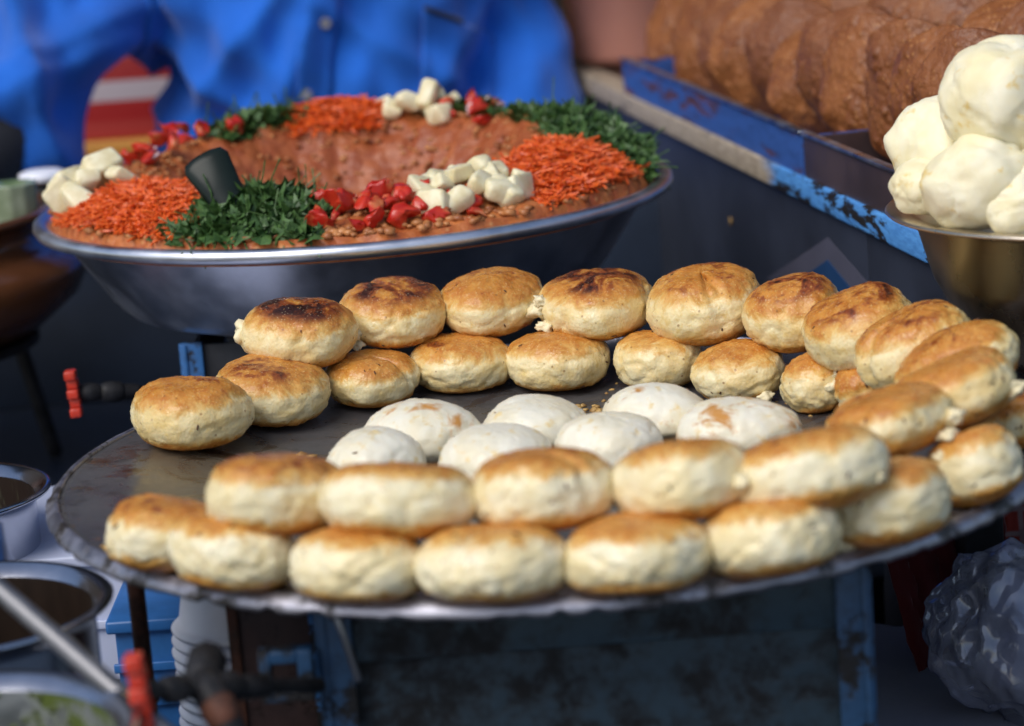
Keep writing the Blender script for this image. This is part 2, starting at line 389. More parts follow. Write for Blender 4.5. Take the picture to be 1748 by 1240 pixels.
def lay_patty(seed, px, py, wpx, layer, tilt, toast, burn, label, group, mat=None, t=.034, dome=0., crack=0., aspect=1., flake=None, tdir=None, seeds=7):
    t *= (1.20 if layer and py < 700 else 1.08) if not dome else 1.
    z = plate(.26) + t * .5 + (.027 if layer else 0)
    if dome: z = plate(.1) + t * .42
    for _ in range(4):
        c = on(px, py, z); r = math.hypot(c.x - GC.x, c.y - GC.y)
        z = plate(min(r, .30)) + (t * .5 if not dome else t * .42) + (.027 if layer else 0)
    dist = (c - Vector((0, 0, CAMZ))).length; rx = wpx * dist / FPX / 2 * (1.055 if py > 780 else 1.035)
    rnd = random.Random(seed * 13 + 1)
    tilt += rnd.uniform(-4, 4) if not dome else 0
    if not crack and not dome and seed % 3 == 0: crack = .004
    v, f = patty_shape(seed, rx, rx * rnd.uniform(.90, 1.06), t, dome, crack, rnd.uniform(.48, .58) if py > 780 else rnd.uniform(.58, .70))
    if tdir is None: h = Vector((GC.x - c.x, GC.y - c.y, 0)).normalized()
    else: h = Vector((math.cos(R_(tdir)), math.sin(R_(tdir)), 0))
    nrm = (h * math.sin(R_(tilt)) + Vector((0, 0, 1)) * math.cos(R_(tilt))).normalized()
    q = Vector((0, 0, 1)).rotation_difference(nrm)
    yaw = math.atan2(h.y, h.x)
    o = mk('potato_patty' if not dome else 'raw_potato_patty', v, f, mat or PATTY, label=label, cat='patty', group=group)
    o.rotation_mode = 'QUATERNION'
    o.rotation_quaternion = q @ Euler((0, 0, rnd.uniform(0, 6.28) if aspect == 1. else 0)).to_quaternion() if aspect == 1. else q @ Euler((0, 0, yaw + math.pi / 2)).to_quaternion()
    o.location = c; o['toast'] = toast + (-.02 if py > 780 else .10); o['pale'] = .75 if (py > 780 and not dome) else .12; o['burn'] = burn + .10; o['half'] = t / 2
    if seeds:
        g = Geo(); n = len(v)
        for k in range(seeds):
            i = rnd.randrange(84 * 8, 84 * 36); p = v[i]; nn = Vector((p.x / rx ** 2, p.y / rx ** 2, p.z / (t / 2) ** 2)).normalized()
            Mx = Matrix.Translation(p + nn * .0002) @ nn.to_track_quat('Z', 'Y').to_matrix().to_4x4() @ Matrix.Rotation(rnd.uniform(0, 6), 4, 'Z')
            s = rnd.uniform(.5, 1.0); bv, bf = ico(1)
            g.add([Vector((q_.x * .0024 * s, q_.y * .0008 * s, q_.z * .0006 * s)) for q_ in bv], bf, Mx)
        g.build('cumin_seeds', SEEDM, o, kind='stuff')
    if flake:
        for (ang, zz, s) in flake:
            p = Vector((math.cos(R_(ang)) * rx * .95, math.sin(R_(ang)) * rx * .95, zz * t / 2))
            bv, bf = blob((s * .9, s * .7, s * .55), 2.2, .75, 1.3, seed + ang, 3)
            inv = o.rotation_quaternion.inverted()
            mk('flake', bv, bf, FLAKE, o, loc=inv @ p)
    return o
GU, GB, GF, GL, GW = 'upper row of patties at the back of the griddle', 'lower row of patties at the back of the griddle', 'upper row of patties along the near rim', 'lower row of patties along the near rim', 'raw patties in the middle of the griddle'
P = lay_patty
# back, on the iron
P(1, 325, 706, 197, 0, 4, .50, .35, 'pale golden patty alone at the far left end, lying directly on iron', GB, t=.040)
P(2, 463, 664, 200, 0, 7, .56, .60, 'patty with dark scorch streak under the leftmost upper patty, next to lone patty', GB, t=.038)
P(3, 634, 645, 158, 0, 5, .60, .35, 'small browned patty under the two leftmost upper back patties', GB, t=.032)
P(4, 785, 619, 162, 0, 5, .45, .30, 'pale seeded patty third along the lower back row, under a scorched patty', GB, t=.033)
P(5, 952, 614, 178, 0, 5, .42, .22, 'pale patty lying centrally in the lower back row with speckled side', GB, t=.034)
P(6, 1122, 613, 158, 0, 5, .25, .1, 'pale patty split by a deep open crack in lower back row', GB, t=.034, crack=.012)
P(7, 1260, 634, 155, 0, 7, .48, .22, 'shiny pale patty right of the cracked one in the lower back row', GB, t=.034, flake=((300, -.7, .006),))
P(8, 1394, 652, 132, 0, 10, .45, .2, 'small pale patty with white crumb, near right end of the lower back row', GB, t=.034, flake=((290, .1, .006), (300, .5, .005)))
P(9, 1478, 664, 100, 0, 14, .85, .35, 'mostly hidden orange brown patty at right end of the lower back row', GB, t=.032)
P(43, 1735, 715, 120, 0, 14, .9, .5, 'dark brown patty peeking out at the far right rim behind others', GB, t=.032)
# back, on top
P(11, 515, 568, 192, 1, 9, .58, .98, 'scorched patty with white flake on its left side, leftmost of upper back row', GU, t=.036, flake=((180, .10, .011), (176, .30, .009), (30, -.3, .008)))
P(12, 671, 533, 190, 1, 8, .64, 1.0, 'most blackened patty of the upper back row, second from the left', GU, t=.034, flake=((228, -.75, .006),))
P(13, 838, 516, 174, 1, 6, .60, .30, 'evenly golden patty third from left in the upper back row', GU, t=.034)
P(14, 1017, 519, 196, 1, 7, .58, .78, 'large patty with dark off-centre scorch and flake at left, fourth in upper row', GU, t=.036, flake=((186, .0, .010), (190, .3, .007), (200, -.5, .007)))
P(15, 1202, 520, 190, 1, 6, .50, .55, 'tall golden patty with cumin seeds, fifth from left in upper back row', GU, t=.041, seeds=10)
P(16, 1358, 534, 182, 1, 12, .58, .72, 'glossy patty with two dark brown bars, sixth in upper back row', GU, t=.040, flake=((280, -.7, .006),))
P(17, 1472, 562, 192, 1, 16, .50, .66, 'seeded patty with thin brown streaks, seventh in the upper back row', GU, t=.040)
P(18, 1563, 593, 196, 1, 20, .52, .62, 'tilted patty with reddish brown stripe, eighth in the upper back row', GU, t=.040)
P(19, 1640, 622, 205, 1, 22, .62, .42, 'golden tilted patty ninth in the upper row, against the right rim', GU, t=.036)
P(20, 1628, 672, 212, 1, 22, .68, .2, 'butter yellow patty on the right rim with white crumb on its end', GU, t=.036, flake=((330, .2, .008),))
P(21, 1516, 722, 232, 1, 20, .80, .35, 'orange brown patty nearest the raw ones on the right, with crumbling right end', GU, t=.036, flake=((320, -.2, .007), (335, .2, .008), (310, -.7, .006)))
# near rim, on top
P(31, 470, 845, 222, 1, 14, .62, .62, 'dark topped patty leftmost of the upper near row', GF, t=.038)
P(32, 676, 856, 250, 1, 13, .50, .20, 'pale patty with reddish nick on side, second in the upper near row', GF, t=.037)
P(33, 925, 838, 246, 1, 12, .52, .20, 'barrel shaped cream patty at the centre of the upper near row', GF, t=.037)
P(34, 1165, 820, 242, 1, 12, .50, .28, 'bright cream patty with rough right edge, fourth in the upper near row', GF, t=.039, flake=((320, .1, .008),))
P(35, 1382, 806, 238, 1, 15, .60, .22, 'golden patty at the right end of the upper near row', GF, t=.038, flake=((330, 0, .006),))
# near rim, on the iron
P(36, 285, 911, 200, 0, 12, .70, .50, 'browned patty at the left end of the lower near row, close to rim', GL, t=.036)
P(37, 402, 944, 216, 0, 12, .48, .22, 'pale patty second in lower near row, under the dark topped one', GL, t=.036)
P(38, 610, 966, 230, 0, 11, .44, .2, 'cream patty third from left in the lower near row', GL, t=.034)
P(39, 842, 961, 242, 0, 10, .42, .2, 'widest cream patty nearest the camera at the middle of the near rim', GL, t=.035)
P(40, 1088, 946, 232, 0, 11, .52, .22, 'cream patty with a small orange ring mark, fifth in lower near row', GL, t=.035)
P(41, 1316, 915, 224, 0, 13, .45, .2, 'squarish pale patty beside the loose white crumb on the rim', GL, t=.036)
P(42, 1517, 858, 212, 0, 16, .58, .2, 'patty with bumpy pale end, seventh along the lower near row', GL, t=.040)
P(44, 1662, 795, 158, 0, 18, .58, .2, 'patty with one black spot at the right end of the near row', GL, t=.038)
# raw ones
P(51, 718, 748, 195, 0, 0, .52, 0, 'white raw patty with orange flecks at left of the middle rear', GW, RAW, t=.035, dome=.22, seeds=3)
P(52, 915, 734, 186, 0, 0, .42, 0, 'smooth whitish raw patty, rear centre of the griddle', GW, RAW, t=.035, dome=.22, seeds=3)
P(53, 1122, 715, 190, 0, 0, .50, 0, 'raw patty with brown fleck on its left, rear row beside cracked patty', GW, RAW, t=.035, dome=.22, seeds=4)
P(54, 1262, 738, 200, 0, 0, .53, 0, 'raw patty with two orange toasted marks at right of the middle', GW, RAW, t=.034, dome=.2, seeds=3)
P(55, 640, 796, 175, 0, 0, .40, 0, 'bluish white raw patty at front left of the raw ones', GW, RAW, t=.036, dome=.2, seeds=2)
P(56, 848, 790, 182, 0, 0, .44, 0, 'raw patty in front centre, half hidden by near row', GW, RAW, t=.036, dome=.2, seeds=3)
P(57, 1040, 766, 182, 0, 0, .44, 0, 'raw patty at front right behind the bright cream patty', GW, RAW, t=.036, dome=.2, seeds=2)

# crumbs and oily scraps on the iron
CRUMB = plain('fried_crumb', (.45, .22, .05), .5, .5, 150, .5, col2=(.65, .42, .14))
g = Geo(); rnd = random.Random(8)
def crumb(px, py, s, n=1, spread=12):
    for _ in range(n):
        c = on(px + rnd.gauss(0, spread), py + rnd.gauss(0, spread * .35), -.010); r = math.hypot(c.x - GC.x, c.y - GC.y)
        if r > .3: continue
        c.z = ZG + plate(r) + s * .2
        q = rnd.uniform(.4, 1.2) * s; bv, bf = blob((q, q * .8, q * .5), 2.2, .8, 2, rnd.random() * 90, 1); g.add(bv, bf, Matrix.Translation(c))
crumb(1005, 697, .0035, 16, 14); crumb(515, 780, .0035, 14, 10); crumb(1080, 665, .002, 18, 30); crumb(230, 737, .003, 4, 6)
crumb(640, 750, .0015, 14, 60); crumb(1180, 690, .0022, 12, 25); crumb(1330, 690, .002, 10, 30)
crumb(200, 965, .003, 10, 14); crumb(560, 1015, .0035, 14, 60); crumb(820, 1018, .0035, 16, 60); crumb(1050, 1005, .003, 12, 50); crumb(1250, 975, .0035, 18, 40); crumb(1400, 945, .003, 12, 30); crumb(900, 905, .003, 6, 30)
g.build('crumbs', CRUMB, kind='stuff', label='golden fried crumbs scattered over the griddle iron', cat='crumbs')
bv, bf = blob((.0068, .0062, .006), 3, .3, 1.5, 4, 3); c = on(1437, 935, .001)
mk('potato_crumb', bv, bf, FLAKE, loc=c, label='loose white potato crumb lying on the near right rim', cat='crumb')

# ------------------------------------------------------------------ stoves under griddle and bowl
def stove(name, cx, cy, wx, wy, ztop, mat, legmat, leg=.020, **kw):
    root = empty(name, (cx, cy, CZ), **kw); o = (cx, cy, CZ)
    for sx in (-1, 1):
        for sy in (-1, 1):
            x, y = cx + sx * (wx / 2 - leg / 2), cy + sy * (wy / 2 - leg / 2)
            g = Geo().add(*box(x - leg / 2, x + leg / 2, y + sy * leg / 2 - sy * .004 - .002, y + sy * leg / 2 - sy * .004 + .002, CZ, ztop, .0008))
            g.add(*box(x + sx * leg / 2 - sx * .004 - .002, x + sx * leg / 2 - sx * .004 + .002, y - leg / 2, y + leg / 2 - .0045, CZ, ztop - .001, .0008))
            g.v = [p - Vector(o) for p in g.v]; g.build('leg', legmat, root)
    for sy in (-1, 1):
        y = cy + sy * (wy / 2 - .010)
        part('rail', box(cx - wx / 2 + .006, cx + wx / 2 - .006, y - .0025, y + .0025, ztop - .042, ztop - .003, .001), mat, root, o)
        part('lower_rail', box(cx - wx / 2 + .006, cx + wx / 2 - .006, y - .0025, y + .0025, ztop - .125, ztop - .105, .001), mat, root, o)
        part('panel', box(cx - wx / 2 + .012, cx + wx / 2 - .012, y + .006 * -sy - .001, y + .006 * -sy + .001, ztop - .15, ztop - .020, 0), mat, root, o, smooth=False)
    for sx in (-1, 1):
        x = cx + sx * (wx / 2 - .012)
        part('rail', box(x - .0025, x + .0025, cy - wy / 2 + .014, cy + wy / 2 - .014, ztop - .042, ztop - .003, .001), mat, root, o)
    part('burner', lathe([(.001, ztop - .03), (.05, ztop - .03), (.055, ztop - .04), (.03, ztop - .09), (.001, ztop - .09)], 24), BLACKIRON, root, o, M=Matrix.Translation((cx, cy, 0)))
    return root
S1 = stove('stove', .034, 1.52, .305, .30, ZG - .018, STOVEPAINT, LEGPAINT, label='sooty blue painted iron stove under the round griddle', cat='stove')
S1o = Vector((.034, 1.52, CZ))
# square lug welded on the left of the stove, with a hole
a = aty(490, 1150, 1.36); g = Geo(); s = .0145
for (x0, x1, z0, z1) in ((-s, -s * .55, -s, s), (s * .45, s, -s, s), (-s * .553, s * .453, s * .5, s * 1.0), (-s * .553, s * .453, -s, -s * .45)):
    g.add(*box(a.x + x0, a.x + x1, a.y - .006, a.y + .006, a.z + z0, a.z + z1, .001))
g.v = [p - S1o for p in g.v]; g.build('lug', LEGPAINT, S1)
part('lug_arm', box(a.x + s, -.119, a.y - .004, a.y + .004, a.z - .008, a.z + .006, .001), LEGPAINT, S1, S1o)
g = Geo().add(*tube([aty(572, 1045, 1.345), aty(588, 1090, 1.345), aty(612, 1160, 1.345)], .0022)); g.v = [p - S1o for p in g.v]; g.build('prop_rod', DARKSTEEL, S1)

def gas_tap(name, p0, p1, r, lever_px, ly, lever_w, lever_h, **kw):
    root = empty(name, p1, **kw); g = Geo().add(*tube([p0, p0.lerp(p1, .5), p1], r))
    g.v = [q - p1 for q in g.v]; g.build('pipe', BLACKIRON, root)
    d = (p1 - p0).normalized(); g = Geo()
    for (t, l, k) in ((.42, .012, 1.6), (.55, .006, 2.1), (.64, .012, 1.5), (.84, .005, 1.9)):
        q = p0.lerp(p1, t); g.add(*tube([q - d * l, q, q + d * l], [r * k * .93, r * k, r * k * .93], 8))
    g.v = [q - p1 for q in g.v]; g.build('valve_body', BLACKIRON, root)
    c = aty(*lever_px, ly); g = Geo(); n = 5
    for i in range(n):
        z0 = -lever_h / 2 + lever_h * i / n; sh = (.0016 if i % 2 else -.0012)
        g.add(*box(-lever_w / 2 * (.9 if i % 2 else 1.05), lever_w / 2, -.006 + sh, .006 + sh, z0, z0 + lever_h / n - .0003, .0012))
    g.build('lever', RED, root, loc=c - p1).rotation_euler = (0, R_(-3), 0)
    return root
t1 = gas_tap('gas_tap', aty(545, 1170, 1.33), aty(246, 1178, 1.235), .0042, (238, 1182), 1.225, .0086, .040, label='black gas tap with bright red lever, left of griddle stove', cat='gas tap')
# rusty elbow hanging from the tap
e0 = aty(348, 1160, 1.28); e1 = aty(360, 1185, 1.26); e2 = aty(392, 1240, 1.25); e3 = aty(420, 1330, 1.25)
g = Geo().add(*tube([e0, e1, e2, e3], [.0088, .0092, .0078, .0078], 18)); g.add(*tube([e0 + Vector((0, .02, .004)), e0], [.0105, .011], 8)); g.v = [q - t1.location for q in g.v]
g.build('elbow', BLACKIRON, t1)
g = Geo().add(*tube([e1.lerp(e2, .35), e1.lerp(e2, .8)], [.0096, .0092], 18)); g.v = [q - t1.location for q in g.v]; g.build('rusty_collar', RUST, t1)

# ------------------------------------------------------------------ the big basin and what is heaped in it
BC = Vector((-.119, 2.145, ZG + .085)); BR = .26
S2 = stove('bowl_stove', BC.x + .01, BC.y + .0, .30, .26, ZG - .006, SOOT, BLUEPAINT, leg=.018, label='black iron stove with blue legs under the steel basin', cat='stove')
t2 = gas_tap('gas_tap', aty(262, 668, 2.02), aty(134, 671, 2.0), .0042, (126, 671), 1.995, .0085, .037, label='small gas tap with red lever left of the lone patty', cat='gas tap')
basin = empty('steel_basin', (BC.x, BC.y, ZG - .005), label='wide shallow stainless steel basin heaped with chickpea mash', cat='basin')
pr = [(.0005, .006), (.12, .006), (.178, .007), (.192, .011), (.200, .018), (.240, .078), (.2475, .0830), (.2520, .0835), (.2535, .0805), (.2565, .0790), (.2600, .0802), (.2620, .0835), (.2615, .0872), (.2585, .0898), (.2540, .0902), (.2495, .0880)]
pr = [(r, z) for r, z in pr] + [(.243, .080), (.205, .024), (.19, .013), (.001, .010)]
v, f = lathe(pr, 128); Geo().add(v, f).build('bowl', STEEL, basin, loc=(0, 0, .0))
def ridge(th, r):                                         # mash surface above the basin rim plane
    k = 1 + .12 * math.sin(2 * th + .6) + .08 * math.sin(3 * th + 2)
    back = .5 + .5 * math.sin(th)
    H = (.010 + .034 * back) * k
    if r > .165: z = .003 + H * (1 - sstep(.155, .268, r)) * 1.02
    else: z = -.022 + (H + .022) * sstep(.085, .168, r)
    return z
def mash(x, y):
    dx, dy = x - BC.x, y - BC.y; return ridge(math.atan2(dy, dx), math.hypot(dx, dy))
def mash_mat():
    m = Mat('chickpea_mash', rough=.46, sss=.05, sss_r=(.004, .002, .001)); v = m.coord(rnd=False); a = m.noise(v, 60, 5, .6); b = m.vor(v, 95); d = m.noise(v, 14, 3)
    c = m.mix(m.step(a, .3, .7), (.34, .075, .020), (.52, .17, .045)); c = m.mix(m.step(b, .25, .05), c, (.56, .25, .09))
    tc = m.n('TexCoord'); sx = m.n('SeparateXYZ'); m.l(tc.outputs['Object'], sx.inputs[0])
    rr = m.math('SQRT', m.math('ADD', m.math('MULTIPLY', sx.outputs['X'], sx.outputs['X']), m.math('MULTIPLY', sx.outputs['Y'], sx.outputs['Y'])))
    # the hollow shows the smooth, redder stew, streaked where it was scooped
    st = m.noise(m.coord((1, 1, .18), False), 70, 4)
    inn = m.mix(m.step(st, .35, .7), (.28, .062, .016), (.40, .115, .034))
    c = m.mix(m.step(rr, .168, .150), c, inn)
    m.col(c); m.bump(m.math('ADD', a, m.math('MULTIPLY', b, -1.)), .5, .004); return m.m
MASH = mash_mat(); na, nr = 220, 70; v = []; f = []
for j in range(nr + 1):
    r = min(.2455, .2475 * j / nr + .0004) if j < nr else .2478
    for i in range(na):
        th = 2 * math.pi * i / na; x, y = r * math.cos(th), r * math.sin(th); p = Vector((x, y, 0))
        e = sstep(.2475, .240, r); z = ridge(th, r) + e * (.0060 * fbm(p * 45, 3) + .010 * max(0, .35 - noise.voronoi(p * 80)[0][0]) * (1 if r > .15 else .35))
        if .09 < r < .165: z += .003 * fbm(Vector((math.cos(th) * 9, math.sin(th) * 9, r * 6)), 3)
        if j == nr: z = -.014
        v.append((x, y, z))
for j in range(nr):
    for i in range(na): f.append((j * na + i, j * na + (i + 1) % na, (j + 1) * na + (i + 1) % na, (j + 1) * na + i))
mk('chickpea_mash', v, f, MASH, loc=BC, kind='stuff', label='brown chickpea mash heaped in a ring with a hollow inside steel basin', cat='mash')
CHICK = plain('chickpea', (.42, .12, .03), .4, .35, 60, .2, col2=(.56, .24, .08))
g = Geo(); rnd = random.Random(3)
for k in range(2600):
    th = rnd.uniform(0, 6.283); r = math.sqrt(rnd.uniform(.165 ** 2, .244 ** 2)) if rnd.random() < .8 else rnd.uniform(.11, .165)
    s = rnd.uniform(.0022, .0050) * (1.15 if r > .2 else .8); bv, bf = blob((s, s * .9, s * .6), 2, .6, 1.3, k, 1)
    g.add(bv, bf, Matrix.Translation(BC + Vector((r * math.cos(th), r * math.sin(th), ridge(th, r) + s * .25))))
g.build('chickpeas', CHICK, kind='stuff', label='whole chickpeas studding the mash in the steel basin', cat='chickpeas')
def sector(t0, t1, r0, r1):
    th = R_(rnd.uniform(t0, t1)); return th, rnd.uniform(r0, r1)
def heap_z(th, r, t0, t1, r0, r1, h):
    a = (math.degrees(th) - (t0 + t1) / 2) / ((t1 - t0) / 2); b = (r - (r0 + r1) / 2) / ((r1 - r0) / 2)
    return h * max(0., 1 - a * a * .8 - b * b * .7)
CARROT = plain('grated_carrot', (.80, .085, .008), .42, .25, 200, .2, sss=.1, col2=(.88, .16, .02))
def carrots(t0, t1, r0, r1, h, n, label):
    g = Geo()
    for k in range(n):
        th, r = sector(t0, t1, r0, r1); z = ridge(th, r) + heap_z(th, r, t0, t1, r0, r1, h) * rnd.uniform(.5, 1.05) + rnd.uniform(0, .004)
        L = rnd.uniform(.010, .026); w_ = rnd.uniform(.0006, .0012); bend = rnd.uniform(-1.2, 1.2)
        pts = [Vector((math.sin(bend * u) * L / max(.3, abs(bend)) if abs(bend) > .3 else L * u, (1 - math.cos(bend * u)) * L * .8, rnd.uniform(-.0015, .0015))) for u in (-.5, -.15, .2, .5)]
        Mx = Matrix.Translation(BC + Vector((r * math.cos(th), r * math.sin(th), z))) @ Euler((rnd.gauss(0, .22), rnd.gauss(0, .24), rnd.uniform(0, 6.3))).to_matrix().to_4x4()
        g.add(*tube(pts, w_, 4), M=Mx)
    return g.build('grated_carrot', CARROT, smooth=False, kind='stuff', label=label, cat='carrot')
carrots(200, 240, .165, .243, .016, 2400, 'heap of grated orange carrot at the near left of the basin')
carrots(309, 350, .145, .240, .018, 2400, 'heap of grated orange carrot at the right of the basin')
carrots(82, 112, .145, .200, .010, 800, 'grated orange carrot along the far edge of the basin')
def leaf_mat():
    m = Mat('chopped_coriander', rough=.5); v = m.coord(rnd=False); a = m.noise(v, 160, 3)
    m.col(m.mix(m.step(a, .3, .7), (.022, .065, .012), (.085, .17, .045))); m.set('Subsurface Weight', 0); return m.m
LEAF = leaf_mat()
def coriander(t0, t1, r0, r1, h, n, label):
    g = Geo()
    for k in range(n):
        th, r = sector(t0, t1, r0, r1); z = ridge(th, r) + heap_z(th, r, t0, t1, r0, r1, h) * rnd.uniform(.35, 1.05) + .001
        s = rnd.uniform(.006, .0155); c = [Vector((0, 0, rnd.uniform(-.2, .2) * s))]; N = 9
        for i in range(N):
            a = -2.3 + 4.6 * i / (N - 1); rr = s * (1.0 if i % 2 == 0 else .62) * rnd.uniform(.8, 1.15); c.append(Vector((rr * math.cos(a), rr * math.sin(a), s * rnd.uniform(-.3, .3) - .25 * s * math.cos(a))))
        fs = [(0, i, i + 1) for i in range(1, N)]
        Mx = Matrix.Translation(BC + Vector((r * math.cos(th), r * math.sin(th), z))) @ Euler((rnd.gauss(0, .7), rnd.gauss(0, .7), rnd.uniform(0, 6.3))).to_matrix().to_4x4()
        g.add(c, fs, Mx)
        if k % 4 == 0: g.add(*tube([(0, 0, 0), (-s, 0, -s * .3), (-s * 2, s * .3, 0)], .0006, 4), M=Mx)
    return g.build('chopped_coriander', LEAF, smooth=False, kind='stuff', label=label, cat='coriander')
coriander(236, 266, .140, .243, .018, 900, 'heap of dark green chopped coriander at the near edge around black handle')
coriander(344, 392, .165, .245, .016, 1000, 'chopped green coriander at the far right edge of the basin')
coriander(106, 134, .160, .205, .009, 500, 'chopped green coriander along the far left edge of the basin')
coriander(30, 70, .16, .21, .004, 120, 'sparse green coriander bits behind the right carrot heap')
POT = plain('boiled_potato', (.76, .66, .38), .42, .10, 90, .12, sss=.12, col2=(.84, .78, .55)); TOM = Mat('tomato', rough=.3, sss=.08, sss_r=(.006, .002, .001))
_v = TOM.coord(); _a = TOM.noise(_v, 70, 4); _c = TOM.mix(TOM.step(_a, .35, .65), (.46, .014, .008), (.60, .045, .018)); TOM.col(TOM.mix(TOM.step(TOM.noise(_v, 60, 4), .52, .66), _c, (.62, .17, .06))); TOM.bump(_a, .2, .002); TOM = TOM.m
ONION = plain('onion', (.72, .50, .52), .35, .2, 90, .1, sss=.1)
def cut_piece(size, seed, wedge):
    rn = random.Random(seed * 7 + 3)
    if wedge:                                            # rounded tomato piece with two flat cut faces
        v, f = blob(size, 2.3, .55, 1.5, seed, 3); cuts = []
        for _ in range(4):
            n = Vector((rn.gauss(0, 1), rn.gauss(0, 1), rn.gauss(0, .8))).normalized(); cuts.append((n, size[1] * rn.uniform(.05, .5)))
        for p in v:
            for n, d in cuts:
                e = p.dot(n) - d
                if e > 0: p -= n * e * .93
        return v, f
    bm = bmesh.new()
    for sx in (-1, 1):
        for sy in (-1, 1):
            for sz in (-1, 1):
                j = lambda: rn.uniform(.48, 1.15)
                bm.verts.new((sx * size[0] * j(), sy * size[1] * j(), sz * size[2] * j()))
    r = bmesh.ops.convex_hull(bm, input=bm.verts[:]); bmesh.ops.delete(bm, geom=list({g_ for g_ in r['geom_interior'] if isinstance(g_, bmesh.types.BMVert)}), context='VERTS')
    bmesh.ops.dissolve_limit(bm, angle_limit=.2, verts=bm.verts[:], edges=bm.edges[:])
    bmesh.ops.bevel(bm, geom=bm.edges[:], offset=size[2] * .30, segments=3, affect='EDGES', profile=.5, clamp_overlap=True)
    bmesh.ops.triangulate(bm, faces=bm.faces[:]); bm.verts.index_update()
    v = [q.co.copy() for q in bm.verts]; f = [tuple(q.index for q in ff.verts) for ff in bm.faces]; bm.free(); return v, f
def chunk(name, mat, th, r, up, size, k, amp, label, cat, group, seed):
    v, f = cut_piece(size, seed, k < 3); o = mk(name, v, f, mat, label=label, cat=cat, group=group)
    th = R_(th); o.location = BC + Vector((r * math.cos(th), r * math.sin(th), ridge(th, r) + up)); o.rotation_euler = (rnd.uniform(-.8, .8), rnd.uniform(-.8, .8), rnd.uniform(0, 6.3)); return o
sd_ = 0; ORD = ['first', 'second', 'third', 'fourth', 'fifth', 'sixth', 'seventh', 'eighth', 'ninth', 'tenth']
def chunks(name, mat, n, t0, t1, r0, r1, h, smin, smax, k, amp, label, cat, flat=.75, one=None):
    global sd_
    pts = []; made = []
    for i in range(n):
        for _ in range(40):
            th, r = sector(t0, t1, r0, r1); x, y = r * math.cos(th), r * math.sin(th)
            if all((x - a) ** 2 + (y - b) ** 2 > (smin * 1.5) ** 2 for a, b in pts): break
        pts.append((x, y)); s = rnd.uniform(smin, smax); sd_ += 1
        up = heap_z(th, r, t0, t1, r0, r1, h) + s * .45
        made.append(chunk)
        made[-1] = chunk(name, mat, math.degrees(th), r, up, (s * rnd.uniform(.9, 1.35), s * rnd.uniform(.75, 1.0), s * flat * rnd.uniform(.8, 1.1)), k, amp, label, cat, label, sd_)
    if n <= 10:                                          # few enough to tell apart by place
        for i, o in enumerate(sorted(made, key=lambda q: q.location.x / q.location.y)):
            o['label'] = label + ', ' + (('leftmost one', 'rightmost one')[i > 0] if i in (0, n - 1) else ORD[i] + ' from left')
chunks('potato_chunk', POT, 17, 288, 312, .160, .226, .016, .0095, .0140, 5, .22, 'cream boiled potato chunk in the heap at the basin\'s near right, beside tomatoes', 'potato')
chunks('potato_chunk', POT, 7, 62, 82, .150, .195, .014, .0095, .0135, 4, .25, 'cream potato chunk in heap at far edge of basin', 'potato')
chunks('potato_chunk', POT, 6, 183, 202, .185, .238, .014, .012, .019, 4, .25, 'long pale potato chunk in heap at basin\'s left end', 'potato')
chunks('tomato_chunk', TOM, 36, 262, 297, .150, .240, .008, .0065, .0135, 2.8, .45, 'wet red tomato chunk in the heap at the near middle of basin', 'tomato')
chunks('tomato_chunk', TOM, 16, 128, 172, .160, .232, .012, .0075, .012, 2.8, .45, 'red tomato chunk in the heap at the far left of basin', 'tomato')
chunks('tomato_chunk', TOM, 10, 42, 64, .150, .205, .006, .007, .011, 2.8, .45, 'red tomato chunk at the far right edge of basin', 'tomato')
chunks('onion_piece', ONION, 9, 150, 196, .165, .235, .012, .004, .007, 2.6, .3, 'pinkish onion piece among tomatoes at basin\'s left', 'onion')
chunks('onion_piece', ONION, 4, 40, 60, .16, .20, .008, .005, .008, 2.6, .3, 'pinkish onion piece among tomatoes at basin\'s far right', 'onion')
# ladle standing in the mash
HANDLE = plain('black_handle', (.008, .014, .012), .24, .2, 30, .02); HANDLE.node_tree.nodes['Principled BSDF'].inputs['Specular IOR Level'].default_value = .18
h0, h1 = aty(348, 272, 1.975), aty(408, 372, 1.955)
lad = empty('ladle', h1 - Vector((0, 0, .02)), label='black handled ladle stuck upright in coriander at the basin', cat='ladle')
d = (h1 - h0).normalized(); sidev = Vector((1, 0, 0)); sidev = (sidev - d * sidev.dot(d)).normalized(); thk = d.cross(sidev)
rg = [(h0 - d * .004, sidev * .008, thk * .002), (h0 - d * .002, sidev * .0155, thk * .0035), (h0 + d * .004, sidev * .0185, thk * .005), (h0.lerp(h1, .5), sidev * .0155, thk * .005), (h1, sidev * .012, thk * .0045), (h1 + d * .03, sidev * .009, thk * .004)]
g = Geo().add(*loft(rg, 20)); g.v = [q - lad.location for q in g.v]; g.build('handle', HANDLE, lad)
v, f = lathe([(.0005, -.012), (.018, -.009), (.026, 0), (.0245, 0), (.017, -.007), (.0005, -.010)], 28); Geo().add(v, f).build('scoop', STEEL, lad, loc=h1 + d * .035 - lad.location)

